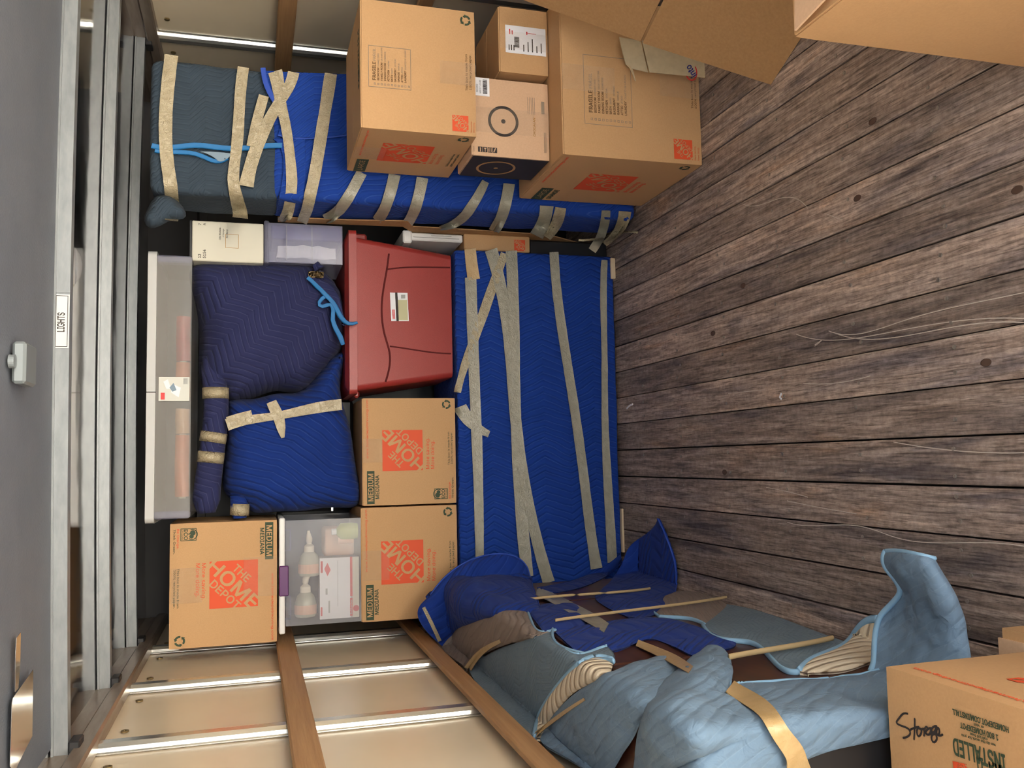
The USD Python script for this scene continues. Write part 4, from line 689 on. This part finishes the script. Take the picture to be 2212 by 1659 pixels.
for x0, x1 in ((-.30, -.225), (-.535, -.455)): sb.part('latch_rib', join(boxm((x0, 3.236, 1.268), (x1, 3.242, 1.272)), boxm((x0, 3.236, 1.268), (x0 + .004, 3.242, 1.288)), boxm((x1 - .004, 3.236, 1.268), (x1, 3.242, 1.288))), 'clear_lilac')
def bottle(px, py, lbl, sp=1):
    at = PY(px, py, 3.30); T = trimesh.transformations.rotation_matrix(math.pi / 2, (0, 1, 0)); T[:3, 3] = at
    b = Thing('soap_bottle', lbl, 'soap bottle', tuple(at))
    put = lambda m: (m.apply_transform(T), m)[1]
    b.part('bottle_body', put(lathe([(0, 0), (.034, 0), (.038, .01), (.038, .045), (.030, .072), (.016, .086), (0, .086)], (0, 0, 0), 20)), 'soap', smooth=50)
    b.part('pump_collar', put(lathe([(0, .084), (.018, .084), (.018, .104), (.009, .112), (.009, .126), (0, .126)], (0, 0, 0), 16)), 'soap_pump', smooth=40)
    b.part('pump_spout', put(tube([(0, 0, .118), (0, -.004, .132), (-sp * .018, -.010, .142), (-sp * .034, -.014, .160)], [.011, .012, .009, .005], 8)), 'soap_pump', smooth=True)
    b.part('bottle_label', put(lathe([(.0386, .010), (.0386, .042)], (0, 0, 0), 20)), 'peach', label='pale peach label')
bottle(660, 1331, 'clear soap bottle with white pump, the left of the two in the latch bin', sp=-.5); bottle(668, 1243, 'clear soap bottle with white pump, the right of the two in the latch bin', sp=.1)
sp = Thing('folded_cloth', 'peach cloth behind the right soap bottle inside the latch bin', 'cloth', (-.30, 3.42, 1.028)); sp.part('cloth_fold', soft_box((-.345, 3.345, 1.0285), (-.23, 3.50, 1.15), .02, .012, .012, 5, 20), 'peach', smooth=True)
lm = Thing('green_bottle', 'lime green bottle standing at the right inside the latch bin', 'bottle', (-.245, 3.30, 1.03)); lm.part('bottle_body', tube([(-.245, 3.30, 1.03), (-.245, 3.30, 1.05), (-.245, 3.30, 1.09), (-.245, 3.30, 1.105)], [.028, .031, .030, .012], 14), 'lime', smooth=50); lm.part('bottle_cap', tube([(-.245, 3.30, 1.104), (-.245, 3.30, 1.122)], .011, 12), 'white_plastic', smooth=50); lm.part('bottle_label', tube([(-.278, 3.30, 1.045), (-.278, 3.30, 1.10)], .012, 10), 'peach', smooth=50)
a, b = PY(773, 1333, 3.262), PY(690, 1206, 3.262)
mb = Thing('appliance_carton', 'white and cream product carton with red stripe inside the latch bin', 'box', ((a[0] + b[0]) / 2, 3.31, 1.03)); w, h = b[0] - a[0], b[2] - a[2]
mb.part('carton_body', boxm((a[0], 3.262, 1.0285), (b[0], 3.34, b[2]), .002), 'grey_paper'); fr = ((a[0], 3.2618, 1.029), (1, 0, 0), (0, 0, 1)); h = b[2] - 1.029
mb.part('white_field', lay(rect(.001, h * .22, w - .001, h - .001), fr), 'white_paper'); mb.part('cream_field', lay(rect(.001, .001, w - .001, h * .17), fr), 'cream_paper'); mb.part('red_stripe', lay(rect(w * .35, h * .17, w, h * .23), fr, off=.0006), 'red_ink')
mb.part('brand_panel', lay(rect(w * .03, h * .17, w * .32, h * .235).difference(text('Miele', w * .06, h * .185, h * .04, w * .23, True)), fr, off=.0006), 'red_ink'); mb.part('red_picture', lay(unary_union([Polygon([(w * .70, h * .80), (w * .80, h * .72), (w * .92, h * .80), (w * .82, h * .88)]), rect(w * .76, h * .92, w * .95, h * .97), rect(w * .06, h * .93, w * .20, h * .97), Point(w * .15, h * .08).buffer(w * .05)]), fr, off=.0006), 'red_ink'); mb.part('small_print', lay(unary_union([rect(w * .2, h * .55, w * .95, h * .54), rect(w * .1, h * .78, w * .3, h * .74), rect(w * .4, h * .85, w * .5, h * .80)]), fr, off=.0006), 'sticker_grey')

# --- things in the dark gaps
gp = Thing('gap_carton', 'brown carton with a small orange logo, squeezed between the dresser and the tall bundle', 'cardboard box', (.848, 3.42, .345)); gp.part('carton_body', boxm((.816, 3.29, .345), (.880, 3.60, .612), .003), 'kraft'); gp.part('store_logo', lay(store_logo(0, 0, .045), ((.820, 3.2896, .365), (1, 0, 0), (0, 0, 1))), 'orange_ink')
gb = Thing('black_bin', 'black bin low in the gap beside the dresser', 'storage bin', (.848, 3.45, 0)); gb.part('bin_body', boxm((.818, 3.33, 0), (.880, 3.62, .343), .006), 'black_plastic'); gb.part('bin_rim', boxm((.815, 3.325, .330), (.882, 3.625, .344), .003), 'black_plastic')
wa = Thing('white_appliance', 'white flat appliance lying in the gap right of the red tote', 'appliance', (.86, 3.42, .615)); wa.part('casing', join(boxm((.846, 3.30, .615), (.876, 3.52, .820), .004), boxm((.834, 3.295, .815), (.884, 3.52, .850), .005)), 'white_plastic'); wa.part('panel_line', boxm((.858, 3.2975, .63), (.8595, 3.301, .81)), 'sticker_grey'); wa.part('control_strip', boxm((.866, 3.2975, .66), (.8675, 3.301, .74)), 'sticker_grey')
da = Thing('black_case', 'black glossy case behind the blue bundle, above the medium cartons', 'case', (.02, 3.60, 1.02)); da.part('case_body', boxm((-.18, 3.50, 1.02), (.25, 3.76, 1.32), .012), 'black_plastic'); da.part('case_trim', boxm((-.18, 3.495, 1.10), (.25, 3.502, 1.106)), 'chrome'); da.part('clasp', boxm((-.125, 3.488, 1.14), (-.095, 3.502, 1.18), .003), 'chrome')
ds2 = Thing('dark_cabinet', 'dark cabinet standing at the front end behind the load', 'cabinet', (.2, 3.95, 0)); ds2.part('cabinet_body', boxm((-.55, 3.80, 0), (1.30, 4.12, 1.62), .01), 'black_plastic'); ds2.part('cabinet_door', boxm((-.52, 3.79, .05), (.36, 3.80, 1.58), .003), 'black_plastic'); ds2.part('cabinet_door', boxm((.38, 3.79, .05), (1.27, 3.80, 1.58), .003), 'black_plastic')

# --- long cabinet on the left in blue, beige and light blue blankets
cbn = Thing('wrapped_cabinet', 'long low cherry cabinet along the left wall, half covered with blue and beige blankets', 'wrapped furniture', (-.52, 2.24, 0))
lo, hi = CAB
cbn.part('cabinet_body', boxm((lo[0], lo[1], .0), (hi[0] - .012, hi[1], hi[2] - .004), .006), 'cherry_wood')
cbn.part('end_panel', boxm((lo[0], lo[1] - .006, 0), (hi[0] - .012, lo[1], hi[2] - .004)), 'black_plastic')
for ya in np.arange(1.40, 3.1, .43): cbn.part('cabinet_door', boxm((hi[0] - .012, ya + .006, .07), (hi[0] - .002, ya + .424, .66), .003), 'cherry_wood')
WALL = ((-1.2, .2, 0), (-.646, 4.0, 1.8))
CB = on(CAB, FLOOR, WALL, ((-.70, 3.10, 0), (.9, 3.3, .90)))
CF = on(CAB, FLOOR)
SKINS = []
def skin_of(P):
    from scipy.interpolate import LinearNDInterpolator
    c = (P.reshape(-1, 3) - CAM) @ M; return LinearNDInterpolator(np.c_[CX + F * c[:, 0] / c[:, 2], CY - F * c[:, 1] / c[:, 2]], c[:, 2] / F)
def skin(x, y):
    t, n_, d = CB(x, y)
    for k in SKINS:
        q = float(k(x, y))
        if q == q and q < t: t, n_ = q, -d / np.linalg.norm(d)
    return t, n_, d
def quilted(name, rows, m, surf=CB, bind=None, bm='light_binding', br=.006, **kw):
    mm, P = cloth(rows, surf, **kw); SKINS.append(skin_of(P)); pt = cbn.part(name, mm, m, smooth=True)
    for e in (bind or []):
        line = {'first': P[0], 'last': P[-1], 'start': P[:, 0], 'end': P[:, -1]}[e]; cbn.part('edge_binding', tube(line, br, 6, .7), bm, smooth=True, under=pt)
    return P
quilted('far_blue_fold', [[(928, 1288), (965, 1243), (1010, 1212), (1060, 1198), (1115, 1203), (1140, 1228)], [(905, 1312), (970, 1275), (1020, 1250), (1070, 1240), (1125, 1250), (1150, 1264)], [(908, 1345), (975, 1315), (1030, 1295), (1080, 1285), (1132, 1292), (1162, 1302)], [(955, 1396), (985, 1366), (1035, 1345), (1085, 1332), (1140, 1325), (1172, 1326)]], 'royal_loose', bind=['first', 'end'], bm='royal_binding', br=.004, puff=.05, wr=.05, freq=6, seed=4, lift=.03)
quilted('far_blue_flap', [[(1350, 1208), (1378, 1165), (1404, 1147), (1420, 1121, .05)], [(1330, 1240), (1370, 1210), (1410, 1180), (1435, 1150, .05)], [(1302, 1272), (1350, 1256), (1410, 1228), (1452, 1195, .04)], [(1285, 1290), (1340, 1290), (1400, 1268), (1459, 1225, .03)], [(1312, 1312), (1350, 1312), (1405, 1300), (1461, 1258, .02)], [(1360, 1334), (1395, 1333), (1425, 1322), (1455, 1290)]], 'royal_loose', bind=['end'], bm='royal_binding', br=.004, puff=.015, wr=.02, freq=7, seed=6, lift=.012)
quilted('floor_blue_edge', [[(1160, 1268), (1220, 1258), (1290, 1232), (1340, 1196)], [(1165, 1282), (1230, 1275), (1300, 1250), (1345, 1215)]], 'royal_loose', surf=on(DRESS, FLOOR, CAB), puff=.006, nu=14, nv=30)
quilted('middle_blue_fold', [[(1132, 1314), (1180, 1304), (1228, 1302), (1262, 1318)], [(1155, 1340), (1200, 1332), (1240, 1330), (1268, 1342)], [(1175, 1368), (1212, 1364), (1245, 1364), (1264, 1370)]], 'royal_loose', puff=.014, wr=.012, lift=.008)
quilted('middle_blue_fold', [[(1195, 1362), (1280, 1348), (1350, 1340), (1420, 1336), (1490, 1350), (1588, 1386)], [(1222, 1386), (1290, 1372), (1350, 1364), (1420, 1360), (1490, 1376), (1582, 1398)], [(1250, 1412), (1300, 1408), (1350, 1400), (1402, 1380), (1470, 1405), (1540, 1408)]], 'royal_loose', puff=.012, wr=.014, lift=.009)
quilted('beige_blanket', [[(985, 1364), (1030, 1337), (1080, 1319), (1127, 1306)], [(955, 1398), (1015, 1366), (1085, 1346), (1145, 1336)], [(982, 1424), (1035, 1396), (1100, 1376), (1160, 1363)], [(1008, 1450), (1050, 1412), (1110, 1388), (1200, 1362)]], 'beige_quilt', bind=['end'], puff=.018, wr=.014, lift=.02)
quilted('pale_blue_blanket', [[(1035, 1428), (1090, 1397), (1140, 1381), (1194, 1360)], [(1016, 1455), (1090, 1440), (1150, 1420), (1222, 1402)], [(1052, 1502), (1110, 1480), (1170, 1452), (1268, 1414)], [(1094, 1548), (1140, 1512), (1185, 1478), (1256, 1428)], [(1148, 1594), (1158, 1560), (1182, 1518), (1218, 1472)]], 'light_blue_fine', bind=['end'], puff=.015, wr=.012, lift=.022)
quilted('turned_tip', [[(1222, 1405), (1262, 1414), (1292, 1403), (1312, 1396, .02)], [(1235, 1425), (1262, 1420), (1295, 1414), (1327, 1414, .03)], [(1250, 1432), (1275, 1430), (1300, 1428), (1326, 1428, .03)]], 'light_blue_fine', bind=['first', 'last'], nu=16, nv=24, puff=.004, lift=.03)
quilted('turned_lining', [[(1154, 1594), (1178, 1522), (1212, 1475), (1256, 1432), (1324, 1428)], [(1160, 1594), (1190, 1527), (1226, 1484), (1276, 1452), (1323, 1440)], [(1168, 1594), (1203, 1537), (1244, 1494), (1292, 1470), (1318, 1456)]], 'cream_quilt', bind=['first'], br=.009, nu=18, nv=40, puff=.012, lift=.028)
quilted('pale_blue_drape', [[(1166, 1594), (1203, 1537), (1250, 1492), (1320, 1457), (1400, 1426), (1442, 1417), (1466, 1428)], [(1186, 1615), (1240, 1562), (1290, 1522), (1350, 1490), (1410, 1465), (1442, 1458), (1460, 1455)], [(1236, 1645), (1290, 1602), (1330, 1570), (1370, 1540), (1402, 1515), (1425, 1500), (1440, 1485)], [(1300, 1690), (1330, 1655), (1348, 1625), (1365, 1600), (1380, 1570), (1398, 1540), (1410, 1520)]], 'light_blue_quilt', puff=.02, wr=.03, freq=9, ani=(1, .5, 1), lift=.024)
quilted('pale_blue_hump', [[(1396, 1524), (1440, 1466, .01), (1490, 1426, .02), (1540, 1399, .03), (1572, 1415, .03), (1578, 1450, .02)], [(1384, 1562), (1440, 1510, .03), (1490, 1465, .06), (1535, 1436, .06), (1560, 1446, .05), (1574, 1480, .02)], [(1374, 1602), (1440, 1550, .04), (1490, 1510, .07), (1530, 1482, .06), (1556, 1490, .03), (1580, 1505)], [(1368, 1645), (1440, 1600, .03), (1500, 1560, .04), (1550, 1532, .02), (1584, 1532), (1615, 1535)], [(1368, 1710), (1450, 1665), (1520, 1632), (1590, 1602), (1640, 1592), (1695, 1605)]], 'light_blue_quilt', bind=['end'], puff=.02, wr=.04, freq=10, ani=(1, .6, 1), lift=.03)
quilted('pale_blue_near', [[(1584, 1480), (1650, 1474), (1750, 1469), (1830, 1461), (1935, 1440)], [(1566, 1525), (1650, 1512), (1750, 1502), (1830, 1492), (1935, 1480)], [(1588, 1565), (1660, 1550), (1750, 1540), (1830, 1530), (1935, 1530)], [(1600, 1605), (1690, 1600), (1760, 1590), (1840, 1572), (1935, 1565)], [(1560, 1655), (1650, 1690), (1740, 1646), (1830, 1615), (1935, 1590)]], 'light_blue_quilt', bind=['first'], br=.005, puff=.016, wr=.03, freq=8, ani=(1, .45, 1), seed=12, lift=.026)
quilted('near_drape', [[(1366, 1706), (1450, 1662), (1520, 1628), (1590, 1598), (1620, 1600)], [(1366, 1790), (1450, 1740), (1540, 1720), (1620, 1700), (1660, 1690)]], 'light_blue_quilt', nu=20, nv=40, puff=.012, wr=.02, lift=.026)
quilted('low_beige_edge', [[(1376, 1294), (1430, 1281), (1500, 1279), (1572, 1306)], [(1392, 1308), (1440, 1302), (1500, 1302), (1560, 1326)], [(1424, 1332), (1458, 1334), (1495, 1338), (1522, 1349)]], 'beige_quilt', bind=['start', 'last'], puff=.008, lift=.014)
quilted('low_blue_edge', [[(1570, 1305), (1620, 1315), (1700, 1340), (1780, 1370), (1835, 1388)], [(1548, 1326), (1620, 1345), (1690, 1375), (1750, 1400), (1790, 1414)], [(1518, 1349), (1590, 1385), (1635, 1394), (1675, 1432), (1725, 1452)]], 'light_blue_fine', bind=['last'], br=.007, puff=.008, lift=.016)
quilted('low_lining', [[(1726, 1450), (1770, 1419), (1830, 1389), (1856, 1356), (1897, 1338)], [(1735, 1452), (1780, 1433), (1840, 1411), (1866, 1391), (1894, 1382)], [(1745, 1454), (1790, 1452), (1840, 1445), (1870, 1434), (1886, 1427)]], 'cream_quilt', bind=['first'], br=.010, puff=.012, lift=.024)
for pth, r in (([(1138, 1311), (1210, 1303), (1310, 1296), (1405, 1286)], .0042), ([(1200, 1358), (1300, 1344), (1440, 1326), (1570, 1306)], .0042), ([(1576, 1442), (1650, 1428), (1730, 1414), (1800, 1399)], .0062)):
    pts = [(lambda h: CAM + h[2] * h[0] + h[1] * .022)(CF(*p)) for p in pth]; cbn.part('tape_cord', tube(pts, r, 7, .6, n=20), 'rope', smooth=True, label='twisted tan tape')
for pth, w, mm in (([(1160, 1277), (1230, 1312), (1310, 1356)], [17, 20, 22], 'grey_tape'), ([(1376, 1388), (1430, 1410), (1492, 1446)], [14, 18, 18], 'brown_tape'), ([(1577, 1482), (1625, 1512), (1655, 1535), (1690, 1590), (1716, 1625), (1722, 1662)], [30, 34, 36, 40, 44, 44], 'brown_tape'), ([(1010, 1445), (1035, 1400), (1080, 1385)], [16, 14, 8], 'brown_tape'), ([(1154, 1592), (1200, 1550), (1262, 1510)], [9, 9, 6], 'brown_tape'), ([(915, 1312), (930, 1340), (950, 1385)], [7, 8, 8], 'tan_tape')):
    cbn.part('tape_strip', ribbon(pth, w, skin, lift=.016 if w[0] == 30 else .006, wr=.002, smooth=2 if w[0] == 30 else 9)[0], mm, smooth=True)
cbn.part('tape_tail', soft_box(PZ(1160, 1592, .745) - [.012, .012, .0], PZ(1160, 1592, .745) + [.012, .014, .03], .008, .006, .005, 2, 50), 'tan_tape', smooth=True)

# --- crumpled blanket on the floor
qb = Thing('crumpled_blanket', 'pale blue quilted blanket edge standing up on the floor behind the Storage carton', 'blanket', (-.36, 1.60, 0))
mm, P = cloth([[(1917, 1192, .26), (1950, 1192, .29), (1990, 1200, .30), (2019, 1206, .26)], [(1925, 1240, .25), (1965, 1240, .27), (2010, 1240, .29), (2046, 1256, .23)], [(1943, 1282, .22), (1980, 1290, .21), (2030, 1300, .26), (2071, 1306, .21)], [(1903, 1330, .24), (1958, 1338, .20), (2030, 1350, .24), (2086, 1360, .19)], [(1889, 1398, .28), (1950, 1400, .24), (2030, 1405, .24), (2096, 1412, .20)], [(1880, 1450, .32), (1950, 1450, .28), (2030, 1440, .27), (2102, 1436, .22)]], on(FLOOR), nu=56, nv=56, puff=.012, wr=.035, freq=11, seed=17)
qp = qb.part('blanket', mm, 'light_blue_quilt', smooth=True); qb.part('edge_binding', tube(P[:, 0], .007, 6, .8), 'light_binding', smooth=True, under=qp); qb.part('edge_binding', tube(P[0], .005, 6, .8), 'light_binding', smooth=True, under=qp)

# --- dark things at the wall, low left
# --- scraps on the floor
for i, (pts, lbl) in enumerate(((([(1354, 882), (1360, 876), (1367, 873)]), 'torn white scrap of tape lying on the floor in front of the dresser'), (([(1688, 850), (1684, 858), (1688, 862)]), 'tiny pale scrap on the floor planks'))):
    t = Thing('tape_scrap', lbl, 'scrap', tuple(PZ(*pts[1], 0))); t.part('scrap', tube([PZ(x, y, .003) for x, y in pts], .004, 5, .4), 'white_paper')
